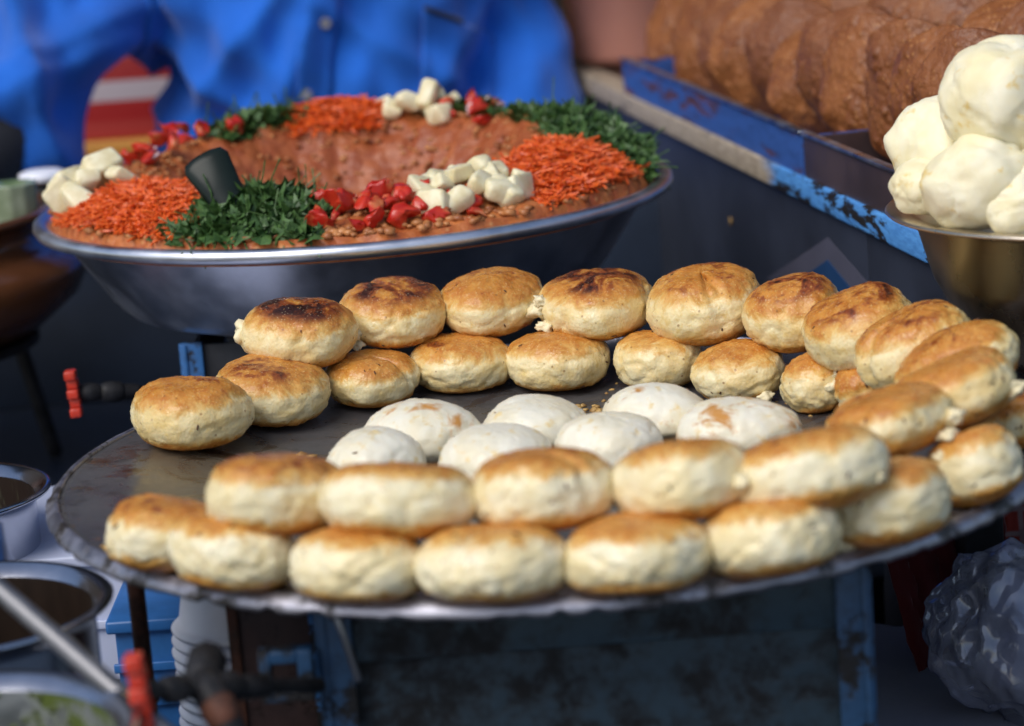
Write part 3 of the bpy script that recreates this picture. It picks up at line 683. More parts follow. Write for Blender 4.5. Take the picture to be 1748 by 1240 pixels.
# ------------------------------------------------------------------ trays of fried discs on the side shelf
TRAYBLUE = paint_mat('rusty_blue_tray', (.04, .11, .36), (.16, .035, .018), (.50, .60), 14, (1, .35, 1.5))
TRAYBROWN = metal_mat('brown_tin', (.16, .11, .11), .3, .5, 12, .05, metal=.7)
LIP = metal_mat('bare_tin_lip', (.50, .52, .58), .25, .45, 40, .08)
def tray(name, y0, y1, mat, z0=.0757, **kw):
    root = empty(name, shelf_pt((y0 + y1) / 2, .2, z0), **kw); o = root.location
    part('tray_floor', sbox(y0 + .002, y1 - .002, .007, .42, z0 - 0, z0 + .002, 0), mat, root, o, smooth=False)
    part('tray_side', sbox(y0, y1, .003, .006, z0, .109, 0), mat, root, o, smooth=False)
    part('tray_lip', sbox(y0, y1, .0005, .0085, .1093, .1125, .0008), LIP, root, o)
    part('tray_side', sbox(y0, y1, .4205, .4235, z0, .109, 0), mat, root, o, smooth=False)
    for y in (y0, y1 - .003): part('tray_end', sbox(y, y + .003, .0075, .42, z0 + .0025, .108, 0), mat, root, o, smooth=False)
    return root
tray('metal_tray', 2.105, 2.75, TRAYBLUE, label='blue tin tray with rust red streaks holding fried discs', cat='tray')
tray('metal_tray', 1.79, 2.10, TRAYBROWN, label='brown tin tray with bright lip, next to the dough balls', cat='tray')
def puri_mat():
    m = Mat('crisp_fried_disc', rough=.36, sss=.04); v = m.coord(); a = m.noise(v, 34, 5, .62); b = m.vor(v, 150); d = m.noise(v, 260, 3)
    c = m.mix(m.step(a, .3, .7), (.19, .058, .013), (.33, .115, .026)); c = m.mix(m.step(b, .30, .10), c, (.44, .19, .06))
    c = m.mix(m.step(m.noise(v, 70, 5), .62, .78), c, (.14, .035, .012)); oi = m.n('ObjectInfo'); c = m.mix(m.math('MULTIPLY', oi.outputs['Random'], .6), c, (.15, .048, .020)); m.col(c); m.bump(m.math('ADD', m.math('MULTIPLY', b, -1.), d), .5, .0025); m.rough(m.step(a, .3, .7, .42, .62)); return m.m
PURI = puri_mat()
def puri_shape(seed, R, curl=.15):
    rn = random.Random(seed); o = Vector((seed * 5.1, seed * 2.3, seed)); nr, na = 28, 84; top = []; f = []
    a1, a2 = rn.uniform(0, 6), rn.uniform(0, 6)
    for j in range(nr + 1):
        r = j / nr
        for i in range(na):
            th = 2 * math.pi * i / na; k = 1 + .05 * math.cos(2 * th + a1) + .03 * math.cos(5 * th + a2); x, y = r * R * k * math.cos(th), r * R * k * math.sin(th); p = Vector((x, y, 0))
            z = -.36 * R * r ** 2.2 + curl * R * (r * r) * math.cos(2 * th + a2) * .6 + .04 * R * r ** 3 * math.cos(7 * th + a1) + (.0030 * fbm(p * 18 + o, 2) + .0042 * max(0, .42 - noise.voronoi(p * 75 + o)[0][0]) / .42 + .0018 * max(0, .42 - noise.voronoi(p * 170 + o)[0][0]) / .42)
            puff = .0022 * (1 - r ** 3) * (.5 + .5 * fbm(p * 30 + o * 2, 2) * 2)
            top.append((Vector((x, y, z + max(.0012, puff))), Vector((x, y, z - max(.0012, puff) - .001))))
    n = len(top); v = [a for a, b in top] + [b for a, b in top]
    for j in range(nr):
        for i in range(na):
            q = (j * na + i, j * na + (i + 1) % na, (j + 1) * na + (i + 1) % na, (j + 1) * na + i); f.append(q); f.append(tuple(x + n for x in q[::-1]))
    for i in range(na):
        b = nr * na; f.append((b + i, b + (i + 1) % na, n + b + (i + 1) % na, n + b + i))
    return v, f
puri_meshes = []
for s in range(9):
    v, f = puri_shape(s + 1, .057 + .003 * (s % 3), .12 + .07 * (s % 4)); me = bpy.data.meshes.new('fried_disc'); me.from_pydata([tuple(p) for p in v], [], f); me.update(); me.polygons.foreach_set('use_smooth', [True] * len(me.polygons)); me.materials.append(PURI); puri_meshes.append(me)
def puri(i, y, off, z, lean, label, scale=1., twist=0., group='crisp fried discs in the trays'):
    o = link(bpy.data.objects.new('fried_disc', puri_meshes[i % 9])); c = shelf_pt(y, off, z)
    # stands on edge across the tray, leaning back along it
    n = (-SDIR * math.cos(R_(lean)) + Vector((0, 0, 1)) * math.sin(R_(lean)) + SNRM * twist).normalized()
    q = n.to_track_quat('Z', 'Y'); o.rotation_mode = 'QUATERNION'; o.rotation_quaternion = q @ Euler((0, 0, i * 1.7)).to_quaternion(); o.location = c; o.scale = (scale,) * 3
    return tag(o, label=label, cat='fried disc', group=group)
rnd = random.Random(21); ordn = ['nearest', 'second', 'third', 'fourth', 'fifth', 'sixth', 'seventh', 'eighth', 'ninth', 'tenth', 'eleventh', 'twelfth', 'thirteenth', 'fourteenth', 'fifteenth', 'sixteenth', 'seventeenth']
N1 = 13
for i in range(N1):
    y = 1.805 + .079 * i; lean = 6 + 1.4 * i + rnd.uniform(-11, 11); s = 1.0 - .008 * i
    puri(i, y, .066 + rnd.uniform(-.004, .006), .079 + .062 * s * math.cos(R_(lean)) + .004, lean, 'brown blistered fried disc, %s in the front row counting away from the dough balls' % ordn[i], s, -1.35 + rnd.uniform(-.5, .5))
for i in range(12):
    y = 1.88 + .075 * i; lean = 18 + 1.5 * i + rnd.uniform(-8, 8)
    puri(i + 4, y, .165 + rnd.uniform(-.01, .01), .114 + .062 * math.cos(R_(lean)), lean, 'brown fried disc, %s in the raised second row counting away from dough balls' % ordn[i], 1.05, -.75 + rnd.uniform(-.3, .3))
for i in range(10):
    y = 1.92 + .085 * i; lean = 30 + rnd.uniform(-8, 8)
    puri(i + 2, y, .265 + rnd.uniform(-.012, .012), .162 + .066 * math.cos(R_(lean)), lean, 'brown fried disc, %s in the topmost back row of the pile' % ordn[i], 1.1, -.6 + rnd.uniform(-.4, .4))
st = empty('stepped_board', shelf_pt(2.3, .25, .078), label='dark stepped board under the back rows of fried discs', cat='board')
part('step', sbox(1.80, 2.74, .125, .215, .0785, .112), BROWNWOOD, st, st.location); part('step', sbox(1.80, 2.74, .2155, .415, .0785, .160), BROWNWOOD, st, st.location)
# peach tub at the far end of the shelf
PEACH = plain('peach_plastic', (.76, .34, .25), .38, .06, 8, .02, sss=.1)
tc_ = shelf_pt(3.03, .085, .0757); tub = empty('plastic_tub', tc_, label='round peach pink plastic tub at the far end of shelf', cat='tub')
v, f = lathe([(.0005, 0), (.060, 0), (.070, .004), (.077, .014), (.092, .135), (.097, .137), (.0975, .141), (.091, .142), (.0885, .137), (.074, .016), (.0005, .004)], 72); Geo().add(v, f).build('tub_body', PEACH, tub)

# ------------------------------------------------------------------ bowl of raw dough balls at the right
DB = Vector((.388, 1.675, ZG + .0)); BRASS = metal_mat('brassy_steel', (.62, .55, .45), .22, .38, 14, .03)
tin = empty('round_tin', (DB.x, DB.y, LZ), label='dull round tin raising the bowl of dough balls', cat='tin')
v, f = lathe([(.0005, 0), (.048, 0), (.050, .002), (.050, .414), (.052, .415), (.052, .419), (.0005, .4195)], 48); Geo().add(v, f).build('tin_body', DARKSTEEL, tin)
db = empty('metal_bowl', DB, label='shiny metal bowl heaped with white dough balls at the right edge', cat='bowl')
v, f = lathe([(.0005, .0), (.045, .0), (.058, .004), (.088, .030), (.110, .070), (.121, .108), (.126, .111), (.138, .1125), (.1395, .114), (.138, .1155), (.126, .1145), (.118, .110), (.106, .072), (.083, .032), (.055, .008), (.0005, .004)], 96); Geo().add(v, f).build('bowl_body', BRASS, db)
def dough_mat():
    m = Mat('smooth_dough', rough=.58, sss=.2, sss_r=(.010, .008, .005)); v = m.coord(); a = m.noise(v, 26, 5, .6, .6); b = m.noise(v, 70, 4)
    c = m.mix(m.step(a, .3, .7), (.83, .74, .45), (.87, .82, .62)); c = m.mix(m.step(b, .60, .74), c, (.80, .60, .22)); c = m.mix(m.step(m.noise(v, 48, 3), .71, .76), c, (.62, .22, .04)); m.col(c); m.bump(m.math('ADD', a, m.math('MULTIPLY', b, .5)), .4, .003); return m.m
DOUGH = dough_mat()
def dough(px, py, y, rpx, label, sq=.86, seed=0, rot=(0, 0, 0)):
    c = aty(px, py, y); r = rpx * c.y / FPX; vs, f = ico(5); o_ = Vector((seed * 4.1, seed, 2.)); v = []
    for p in vs:
        cr_ = math.exp(-(abs(fbm(p * 1.1 + o_ + Vector((4, 4, 4)), 1)) / .03) ** 2); d = 1 + .15 * fbm(p * 1.2 + o_, 2) + .020 * fbm(p * 5 + o_, 3) - .055 * cr_; v.append(Vector((p.x * r * d, p.y * r * d, p.z * r * d * sq)))
    o = mk('dough_ball', v, f, DOUGH, loc=c, label=label, cat='dough ball', group='dough balls in the metal bowl'); o.rotation_euler = rot; return o
dough(1716, 166, 1.64, 114, 'white dough ball on the very top of the heap in bowl', .92, 1, (.2, .3, .5))
dough(1618, 260, 1.69, 102, 'dough ball at the left end of the heap in bowl', .95, 2, (.4, .2, 1))
dough(1672, 314, 1.62, 98, 'dough ball at the near front of the heap in bowl', .86, 3, (.1, .4, 2))
dough(1800, 322, 1.62, 110, 'dough ball cut by right edge of the picture in bowl', .9, 4)
dough(1580, 318, 1.66, 62, 'small dough ball sunk against the left rim of bowl', .85, 8)
dough(1748, 352, 1.60, 72, 'small dough ball low at the near rim of bowl', .85, 9)
dough(1762, 262, 1.71, 100, 'dough ball buried in the middle of the heap in bowl', .9, 5)
dough(1900, 300, 1.68, 98, 'dough ball on far right of the heap in bowl', .9, 6)
dough(1790, 250, 1.78, 96, 'dough ball at the back of the heap in bowl', .9, 7)

# leaflet stuck on the dark panel, and a dried splash
PAPER = plain('grey_paper', (.085, .085, .12), .5, .08, 20, .05); PRINT = plain('blue_print', (.012, .05, .14), .5, .1, 20, .05)
def on_panel(px, py, off=.0045):
    d = ray(px, py); a = shelf_pt(2.0, off); t = (a.dot(SNRM)) / d.dot(SNRM); return Vector((0, 0, CAMZ)) + d * t
def panel_card(name, pix, mat, off, parent=None, org=None, th=.0006, **kw):
    fr = [on_panel(*p, off) for p in pix]; bk = [p + SNRM * th for p in fr]; o = org or fr[0]; n = len(fr)
    return mk(name, [p - o for p in fr + bk], [tuple(range(n)), tuple(range(2 * n - 1, n - 1, -1))] + [(i, i + n, (i + 1) % n + n, (i + 1) % n) for i in range(n)], mat, parent, smooth=False, loc=None if parent else o, **kw)
lf = panel_card('leaflet', [(1308, 476), (1412, 406), (1492, 496), (1400, 545)], PAPER, .0050, label='grey leaflet with blue print stuck on the dark panel under shelf', cat='leaflet')
panel_card('print', [(1375, 470), (1412, 444), (1462, 505), (1418, 528)], PRINT, .0043, lf, lf.location)
c = on_panel(1247, 378, .0055); bv, bf = blob((.0008, .006, .0045), 2, .5, 2, 3, 2); mk('sauce_splash', bv, bf, CRUMB, loc=c, label='small dried brown sauce splash on the dark panel', cat='splash')

# ------------------------------------------------------------------ brown vessel at the far left
GLAZE = plain('brown_glaze', (.11, .040, .016), .16, .35, 9, .06)
VC = Vector((-.575, 2.36, ZG - .055)); ves = empty('brown_vessel', VC, label='glossy dark brown wide vessel at far left behind the basin', cat='vessel')
v, f = lathe([(.0005, 0), (.125, 0), (.150, .006), (.186, .035), (.196, .055), (.192, .070), (.170, .082), (.158, .088), (.158, .100), (.166, .108), (.174, .110), (.176, .114), (.170, .117), (.160, .115), (.151, .104), (.150, .086), (.0005, .080)], 96); Geo().add(v, f).build('vessel_body', GLAZE, ves)
tr = empty('iron_trivet', (VC.x, VC.y, CZ), label='black iron trivet holding up the brown vessel', cat='trivet')
v, f = lathe([(.10, .126), (.145, .126), (.145, .1335), (.10, .1335)], 48, True); Geo().add(v, f).build('ring', BLACKIRON, tr, smooth=False)
for k in range(3):
    a = k * 2.094 + .4; Geo().add(*tube([(math.cos(a) * .125, math.sin(a) * .125, .13), (math.cos(a) * .15, math.sin(a) * .15, .006)], .007)).build('leg', BLACKIRON, tr)
GREEN = plain('green_chutney_glass', (.16, .26, .10), .2, .35, 12, .02, col2=(.42, .50, .36))
c = aty(22, 338, 2.36); cup = empty('glass_cup', (c.x, c.y, VC.z + .084), label='ribbed glass of green chutney standing in the brown vessel', cat='glass')
v, f = lathe([(.0005, 0), (.019, 0), (.0205, .003), (.0225, .052), (.0235, .054), (.0215, .054), (.0005, .048)], 40)
for i, p in enumerate(v):
    if i % 4 < 2: p.x *= .955; p.y *= .955
Geo().add(v, f).build('cup_body', GREEN, cup)
c = aty(72, 293, 2.45); ld = empty('steel_jar', (c.x, c.y, VC.z + .082), label='small jar with pale bluish lid in the brown vessel', cat='jar')
v, f = lathe([(.0005, 0), (.016, 0), (.017, .002), (.017, .042), (.0005, .043)], 32); Geo().add(v, f).build('jar_body', BLACKIRON, ld)
zl = c.z - ld.location.z; v, f = lathe([(.0005, .0435), (.021, .0435), (.0225, .046), (.022, .051), (.016, .0535), (.0005, .054)], 40); Geo().add(v, f).build('lid', WHITEPLASTIC, ld)

# ------------------------------------------------------------------ steel pots at the lower left
def pot(pxr, pyr, y, R, zrim, H, contents, label, lip=.010, fill=.3, inner=None):
    inner = inner or STAINED
    """right-hand rim pixel pins the pot; it stands on the counter"""
    e = on(pxr, pyr, zrim); c = Vector((e.x - R, e.y, CZ)); H = ZG + zrim - CZ
    o = empty('steel_pot', c, label=label, cat='pot', group='steel pots on the counter')
    r = R - lip
    v, f = lathe([(.0005, 0), (r * .9, 0), (r * .97, .004), (r, .014), (r, H - .012), (r + .001, H - .007), (r + lip * .6, H - .001), (R - .0005, H - .001), (R, H + .0008), (R - .002, H + .0022), (r + lip * .5, H + .0014), (r - .001, H - .005)], 96); Geo().add(v, f).build('pot_body', POTSTEEL, o)
    v, f = lathe([(r - .0011, H - .0052), (r - .0015, H * .3), (r * .9, .004), (.0005, .003)], 96); Geo().add(v, f).build('inner_wall', inner, o)
    v, f = lathe([(.0005, H * fill + .001), (r * .5, H * fill + .002), (r - .0022, H * fill)], 64)
    for p in v: p.z += .003 * fbm(p * 40)
    Geo().add(v, f).build('contents', contents, o); return o, c
CHUT_G = plain('green_chutney', (.10, .13, .03), .3, .4, 30, .3, col2=(.16, .20, .06)); CHUT_B = plain('brown_chutney', (.012, .006, .003), .25, .4, 30, .3)
POTSTEEL = metal_mat('pot_steel', (.50, .52, .58), .12, .26, 18, .03)
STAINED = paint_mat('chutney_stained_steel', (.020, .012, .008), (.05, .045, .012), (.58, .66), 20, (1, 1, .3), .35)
pot(86, 832, 1.8, .085, -.055, 0, CHUT_B, 'upper steel pot with flared lip at the left edge, behind others', .012, .12)
poB, cB = pot(192, 1022, 1.4, .088, -.022, 0, CHUT_B, 'middle steel pot with dark chutney, ladle across its mouth', .011, .12)
poC, cC = pot(240, 1236, 1.2, .092, -.022, 0, CHUT_G, 'nearest steel pot streaked with green chutney at lower left corner', .012, .30, metal_mat('smeared_steel', (.55, .57, .58), .3, .5, 30, .1, dirt=(.09, .12, .025), dth=(.47, .56)))
g = Geo(); rnd = random.Random(4)                         # green smears inside the near pot
H = ZG - .022 - CZ
for k in range(70):
    a = rnd.choice([R_(100), R_(82), R_(70), R_(55), R_(118)]) + rnd.gauss(0, .09); z = H * rnd.uniform(.62, 1.0); s = rnd.uniform(.0008, .0024); r = .092 - .0136
    bv, bf = ico(1); g.add([Vector((p.x * s, p.y * .0004, p.z * s * 1.2)) for p in bv], bf, Matrix.Translation((r * math.cos(a), r * math.sin(a), z - .006)) @ Matrix.Rotation(a + math.pi / 2, 4, 'Z'))
g.build('chutney_smears', CHUT_G, poC, kind='stuff')
l0, l1 = aty(-60, 955, 1.33), aty(228, 1205, 1.245); l2 = l1 + (l1 - l0).normalized() * .03
lad2 = empty('ladle', l1, label='dull grey ladle handle slanting across the mouth of middle pot', cat='ladle')
g = Geo().add(*tube([l0 + (l0 - l1) * .25, l0, l0.lerp(l1, .5), l1, l2], [.0055, .0055, .0055, .0055, .005])); g.v = [q - l1 for q in g.v]; g.build('handle', metal_mat('aluminium', (.24, .24, .25), .4, .55, 60, .1), lad2)
v, f = lathe([(.0005, -.014), (.016, -.011), (.024, 0), (.0225, 0), (.015, -.009), (.0005, -.012)], 28); Geo().add(v, f).build('scoop', STEEL, lad2, loc=l2 + Vector((.014, -.01, -.004)) - l1)

# ------------------------------------------------------------------ things on the counter between pots and stove
PALEBLUE = plain('pale_plastic', (.52, .57, .74), .4, .08, 10, .04, sss=.05); BLUECRATE = plain('blue_plastic', (.025, .13, .38), .4, .25, 12, .06)
a = aty(50, 850, 2.02); cr1 = empty('plastic_box', (-.30, 2.0, CZ), label='pale bluish plastic box behind the steel pots', cat='box')
def crate(root, x0, x1, y0, y1, H, mat, ribs=3, lidmat=None):
    o = root.location
    for (a0, a1, b0, b1) in ((x0, x1, y0, y0 + .004), (x0, x1, y1 - .004, y1), (x0, x0 + .004, y0 + .0042, y1 - .0042), (x1 - .004, x1, y0 + .0042, y1 - .0042)): part('side', box(a0, a1, b0, b1, CZ + .0005, CZ + H, .001), mat, root, o)
    part('rim', box(x0 - .005, x1 + .005, y0 - .005, y1 + .005, CZ + H + .0002, CZ + H + .009, .002), lidmat or mat, root, o)
    for k in range(ribs):
        z = CZ + H * (k + 1) / (ribs + 1); part('rib', box(x0 - .0025, x1 + .0025, y0 - .0035, y0 - .0003, z - .003, z + .003, .0008), mat, root, o)
crate(cr1, -.40, -.212, 1.76, 1.95, .085, PALEBLUE, 1)
cr2 = empty('plastic_crate', (-.21, 1.72, CZ), label='bright blue plastic crate behind the rusty pipe', cat='crate'); crate(cr2, -.272, -.190, 1.645, 1.745, .072, BLUECRATE, 2)
rp = aty(238, 1060, 1.50); pipe = empty('rusty_pipe', (rp.x, rp.y, CZ), label='rusty upright pipe behind the red lever under griddle', cat='pipe')
Geo().add(*tube([(0, 0, .002), (0, 0, .06), (0, 0, .172)], .0052, 16)).build('pipe_shaft', RUST, pipe); Geo().add(*tube([(0, 0, .075), (0, 0, .085)], .0068, 8)).build('coupling', RUST, pipe)
# inverted stack of foam bowls
sb = aty(424, 1080, 1.56); bowlv, bowlf = lathe([(.0305, .052), (.033, .0515), (.0345, .049), (.0425, .006), (.0450, .0045), (.0475, .0022), (.047, 0), (.0440, .001), (.041, .005), (.033, .0478), (.0005, .0485), (.0005, .051), (.0305, .0505)], 56)
me0 = None; NB = 14
for k in range(NB):
    zz = CZ + .0005 + k * .0076
    lab = ('white foam bowl on top of the upside down stack' if k == NB - 1 else 'white foam bowl, %s from the top of upside down stack' % ordn[NB - 1 - k])
    if me0 is None: o = mk('foam_bowl', bowlv, bowlf, WHITEPLASTIC); me0 = o.data
    else: o = link(bpy.data.objects.new('foam_bowl', me0))
    o.location = (sb.x + .0006 * math.sin(k * 2.1), sb.y, zz); tag(o, label=lab, cat='bowl', group='stacked foam bowls')
shp = [aty(385, 1020, 1.47), aty(527, 1030, 1.47), aty(527, 1190, 1.47), aty(430, 1190, 1.47)]
sh = empty('rusted_sheet', (shp[2].x, 1.47, CZ), label='dark rusted brown metal sheet standing beside stove', cat='metal sheet')
zt = ZG - .03; g = Geo(); x0, x1 = shp[0].x, -.125
g.add(*box(x0, x1, 1.468, 1.472, CZ + .001, zt, .0006)); g.v = [q - sh.location for q in g.v]; g.build('sheet', paint_mat('rusted_brown', (.055, .028, .026), (.03, .012, .010), (.5, .6), 14), sh)
part('edge_strip', box(x1 - .0045, x1 - .0005, 1.4645, 1.4675, CZ + .001, zt, .0004), BLUEPAINT, sh, sh.location); part('edge_strip', box(x0, x0 + .006, 1.4645, 1.4675, CZ + .001, zt, .0004), RUST, sh, sh.location)
# crumpled foil under the lug
a = aty(470, 1225, 1.42); FOIL = metal_mat('foil', (.55, .57, .62), .2, .35, 60, .3); v = []; f = []; n = 40
for j in range(n + 1):
    for i in range(n + 1):
        x, y = (i / n - .5) * .10, (j / n - .5) * .09; p = Vector((x, y, 0)); v.append((x, y, .012 + .010 * abs(fbm(p * 60, 3)) * 2 + .012 * j / n))
for j in range(n):
    for i in range(n): f.append((j * (n + 1) + i, j * (n + 1) + i + 1, (j + 1) * (n + 1) + i + 1, (j + 1) * (n + 1) + i))
o = mk('crumpled_foil', v, f, FOIL, smooth=False, loc=(a.x, a.y, CZ + .02), label='crumpled silver foil wrapping beneath the gas tap', cat='foil'); m_ = o.modifiers.new('s', 'SOLIDIFY'); m_.thickness = .0008

# ------------------------------------------------------------------ cloths and bag at the lower right
def drape(name, tl, tr_, bl, br, mat, folds, amp, label, seed=0, nx=90, ny=70, cat='cloth', ph=0., hem=None, ragged=0.):
    v = []; f = []; c = (tl + tr_ + bl + br) / 4
    def pos(a, b, lift=0.):
        p = tl.lerp(tr_, a).lerp(bl.lerp(br, a), b); q = Vector((a * 2.2, b * .9, seed)); w_ = .35 + .65 * b
        d = amp * w_ * (math.sin(a * folds * 6.283 + ph + .8 * b + 1.6 * fbm(q * .8, 2)) + .9 * fbm(q * 1.3, 3)) + amp * .3 * fbm(Vector((a * 9, b * 5, seed)), 3)
        return p + Vector((.2 * d, -d - lift, 0)) - c
    for j in range(ny + 1):
        for i in range(nx + 1): v.append(pos(i / nx, j / ny))
    for j in range(ny):
        for i in range(nx): f.append((j * (nx + 1) + i, j * (nx + 1) + i + 1, (j + 1) * (nx + 1) + i + 1, (j + 1) * (nx + 1) + i))
    o = mk(name, v, f, mat, loc=c, label=label, cat=cat); m_ = o.modifiers.new('s', 'SOLIDIFY'); m_.thickness = .003
    if hem: Geo().add(*tube([pos(i / 60, hem, .002) for i in range(61)], .0008, 6)).build('hem_stitch', STITCH, o)
    return o
STITCH = plain('dull_thread', (.16, .05, .05), .8, .1)
MAROON = cloth_mat('maroon_cloth', (.12, .010, .012)); GREYCLOTH = cloth_mat('grey_cloth', (.13, .135, .19))
def check_mat():
    m = Mat('red_checked_cloth', rough=.85); v = m.coord(rnd=False); mp = m.n('SeparateXYZ'); m.l(v, mp.inputs[0])
    sx_ = m.step(m.math('ABSOLUTE', m.math('SINE', m.math('MULTIPLY', mp.outputs['X'], 170.))), .93, .97); sz_ = m.step(m.math('ABSOLUTE', m.math('SINE', m.math('MULTIPLY', mp.outputs['Z'], 170.))), .93, .97)
    m.col(m.mix(m.math('MAXIMUM', sx_, sz_), (.26, .022, .012), (.26, .17, .17))); return m.m
drape('checked_cloth', aty(1560, 800, 1.93), aty(1800, 740, 1.93), aty(1550, 1010, 1.91), aty(1800, 1010, 1.91), check_mat(), 1.2, .006, 'red checked cloth hanging behind the griddle\'s right rim', 2)
drape('maroon_cloth', aty(1490, 880, 1.78), aty(1700, 840, 1.80), aty(1560, 1142, 1.72), aty(1735, 1050, 1.76), MAROON, .9, .009, 'dark maroon cloth with stitched hem hanging beside the stove', 5, hem=.76)
drape('grey_cloth', aty(1470, 1075, 1.84), aty(1800, 1060, 1.88), aty(1460, 1300, 1.58), aty(1800, 1300, 1.58), GREYCLOTH, 2.0, .016, 'crumpled slate grey cloth piled under the plastic bag', 9)
def bag_mat():
    m = Mat('clear_polythene'); m.t.nodes.remove(m.p); out = m.t.nodes['Material Output']
    gl = m.n('BsdfGlossy'); gl.inputs['Roughness'].default_value = .09; gl.inputs['Color'].default_value = (.9, .92, 1, 1)
    tr2 = m.n('BsdfTransparent'); tr2.inputs['Color'].default_value = (.88, .90, .96, 1); df = m.n('BsdfDiffuse'); df.inputs['Color'].default_value = (.55, .58, .70, 1)
    lw = m.n('LayerWeight'); lw.inputs['Blend'].default_value = .45; m1 = m.n('MixShader'); m2 = m.n('MixShader'); m1.inputs[0].default_value = .30
    m.l(tr2.outputs[0], m1.inputs[1]); m.l(df.outputs[0], m1.inputs[2]); m.l(lw.outputs['Fresnel'], m2.inputs[0]); m.l(m1.outputs[0], m2.inputs[1]); m.l(gl.outputs[0], m2.inputs[2]); m.l(m2.outputs[0], out.inputs['Surface']); return m.m
c = aty(1735, 1085, 1.66); vs, f = ico(6); v = []
for p in vs:
    q = Vector((p.x * 1.1, p.y * 1.1, p.z * .75)) + Vector((3, 1, 7)); rg_ = lambda k, o: 1 - abs(fbm(q * k + Vector((o, o * 2, 1)), 1)) * 3.
    s = .78 + .13 * rg_(1.0, 0) + .075 * rg_(2.1, 4) + .035 * rg_(4.3, 8)
    v.append(Vector((p.x * .064 * s, p.y * .055 * s, p.z * .068 * s)))
mk('plastic_bag', v, f, bag_mat(), loc=c, label='crumpled clear plastic bag at lower right corner', cat='plastic bag')
v, f = blob((.040, .034, .046), 2.5, .25, 1.5, 5, 4); mk('packed_bundle', v, f, plain('bluish_packing', (.30, .32, .46), .5, .15, 30, .2), loc=c + Vector((.012, .01, -.008)), label='greyish blue bundle inside the clear plastic bag', cat='bundle')

# ------------------------------------------------------------------ the vendor
SKIN = plain('brown_skin', (.20, .085, .045), .5, .12, 60, .08, sss=.1); HAIR = plain('black_hair', (.012, .010, .010), .5, .3, 200, .5); SHIRT = cloth_mat('blue_shirt', (.012, .13, .58)); TROUSER = cloth_mat('dark_trousers', (.03, .03, .035)); UNDER = cloth_mat('black_knit_sleeve', (.018, .02, .028), 400)
PX, PY = -.175, 2.93
vendor = empty('person', (PX, PY, 0), label='person in a bright blue shirt standing behind the basin, arm reaching left', cat='person')
VO = Vector((PX, PY, 0))
def W(x, y, z): return Vector((x, y, z)) - VO
SHL, ELL, WRL = W(-.380, 2.95, 1.335), W(-.485, 2.80, 1.115), W(-.575, 2.66, 1.035)     # arm at the picture's left
SHR, ELR, WRR = W(-.010, 2.95, 1.335), W(.025, 2.97, 1.08), W(.00, 2.80, .90)
g = Geo(); ex, ey = Vector((1, 0, 0)), Vector((0, 1, 0))
def el(c, rx, ry): return (c, ex * rx, ey * ry)
g.add(*loft([el(W(-.185, 2.95, .80), .14, .09), el(W(-.185, 2.955, .95), .135, .085), el(W(-.185, 2.955, 1.05), .130, .082), el(W(-.185, 2.955, 1.18), .135, .082), el(W(-.185, 2.955, 1.30), .140, .075), el(W(-.185, 2.955, 1.36), .10, .065), el(W(-.185, 2.955, 1.38), .055, .055), el(W(-.185, 2.945, 1.44), .050, .052)], 24))
v, f = blob((.074, .094, .112), 2.2, .03, 2, 1, 3); g.add(v, f, Matrix.Translation(W(-.185, 2.935, 1.53)))
g.add(*loft([(W(-.185, 2.850, 1.545), ex * .006, ey * .008), (W(-.185, 2.838, 1.525), ex * .012, ey * .014), (W(-.185, 2.832, 1.512), ex * .015, ey * .014), (W(-.185, 2.845, 1.503), ex * .010, ey * .01)], 10))
for s in (-1, 1):
    v, f = blob((.010, .020, .030), 2, .1, 2, 3, 2); g.add(v, f, Matrix.Translation(W(-.185 + s * .077, 2.945, 1.525)))
def hand(g, wr, d, side):
    d = d.normalized(); up = Vector((0, 0, 1)); lat = d.cross(up).normalized() * side; nrm = lat.cross(d)
    g.add(*loft([(wr, lat * .024, nrm * .018), (wr + d * .03, lat * .036, nrm * .015), (wr + d * .075, lat * .040, nrm * .013), (wr + d * .088, lat * .036, nrm * .010)], 16))
    for k, L in enumerate((.066, .074, .069, .055)):
        b = wr + d * .082 + lat * (.029 - .019 * k); g.add(*tube([b, b + d * L * .45 - up * .006, b + d * L * .75 - up * .020, b + d * L * .9 - up * .038], [.0088, .0084, .0078, .0068], 10))
    b = wr + d * .025 + lat * .030; g.add(*tube([b, b + lat * .018 + d * .025, b + lat * .022 + d * .052 - up * .012], [.0105, .0098, .008], 10))
g.add(*tube([SHL, SHL.lerp(ELL, .5), ELL, ELL.lerp(WRL, .5), WRL], [.040, .034, .033, .032, .027])); hand(g, WRL, WRL - ELL, 1)
g.add(*tube([SHR, SHR.lerp(ELR, .5), ELR, ELR.lerp(WRR, .5), WRR], [.040, .034, .033, .032, .027])); hand(g, WRR, WRR - ELR, -1)
for s in (-1, 1):
    x = -.185 + s * .085; g.add(*tube([W(x, 2.95, .85), W(x, 2.94, .65), W(x, 2.935, .46), W(x, 2.95, .25), W(x, 2.96, .09)], [.088, .076, .056, .052, .038]))
    g.add(*loft([(W(x, 2.99, .045), ex * .035, Vector((0, 0, .04))), (W(x, 2.94, .05), ex * .04, Vector((0, 0, .045))), (W(x, 2.85, .03), ex * .045, Vector((0, 0, .026))), (W(x, 2.78, .022), ex * .035, Vector((0, 0, .018)))], 12))
remesh('body', g, .0065, SKIN, vendor)
g = Geo(); v, f = blob((.081, .098, .105), 2.2, .10, 4, 9, 4); v = [p for p in v]
hv = [Vector((p.x, p.y + .012, max(p.z, -.01 if p.y < -.02 else -.06) + .018)) for p in v]; mk('hair', [p + W(-.185, 2.938, 1.54) for p in hv], f, HAIR, vendor)
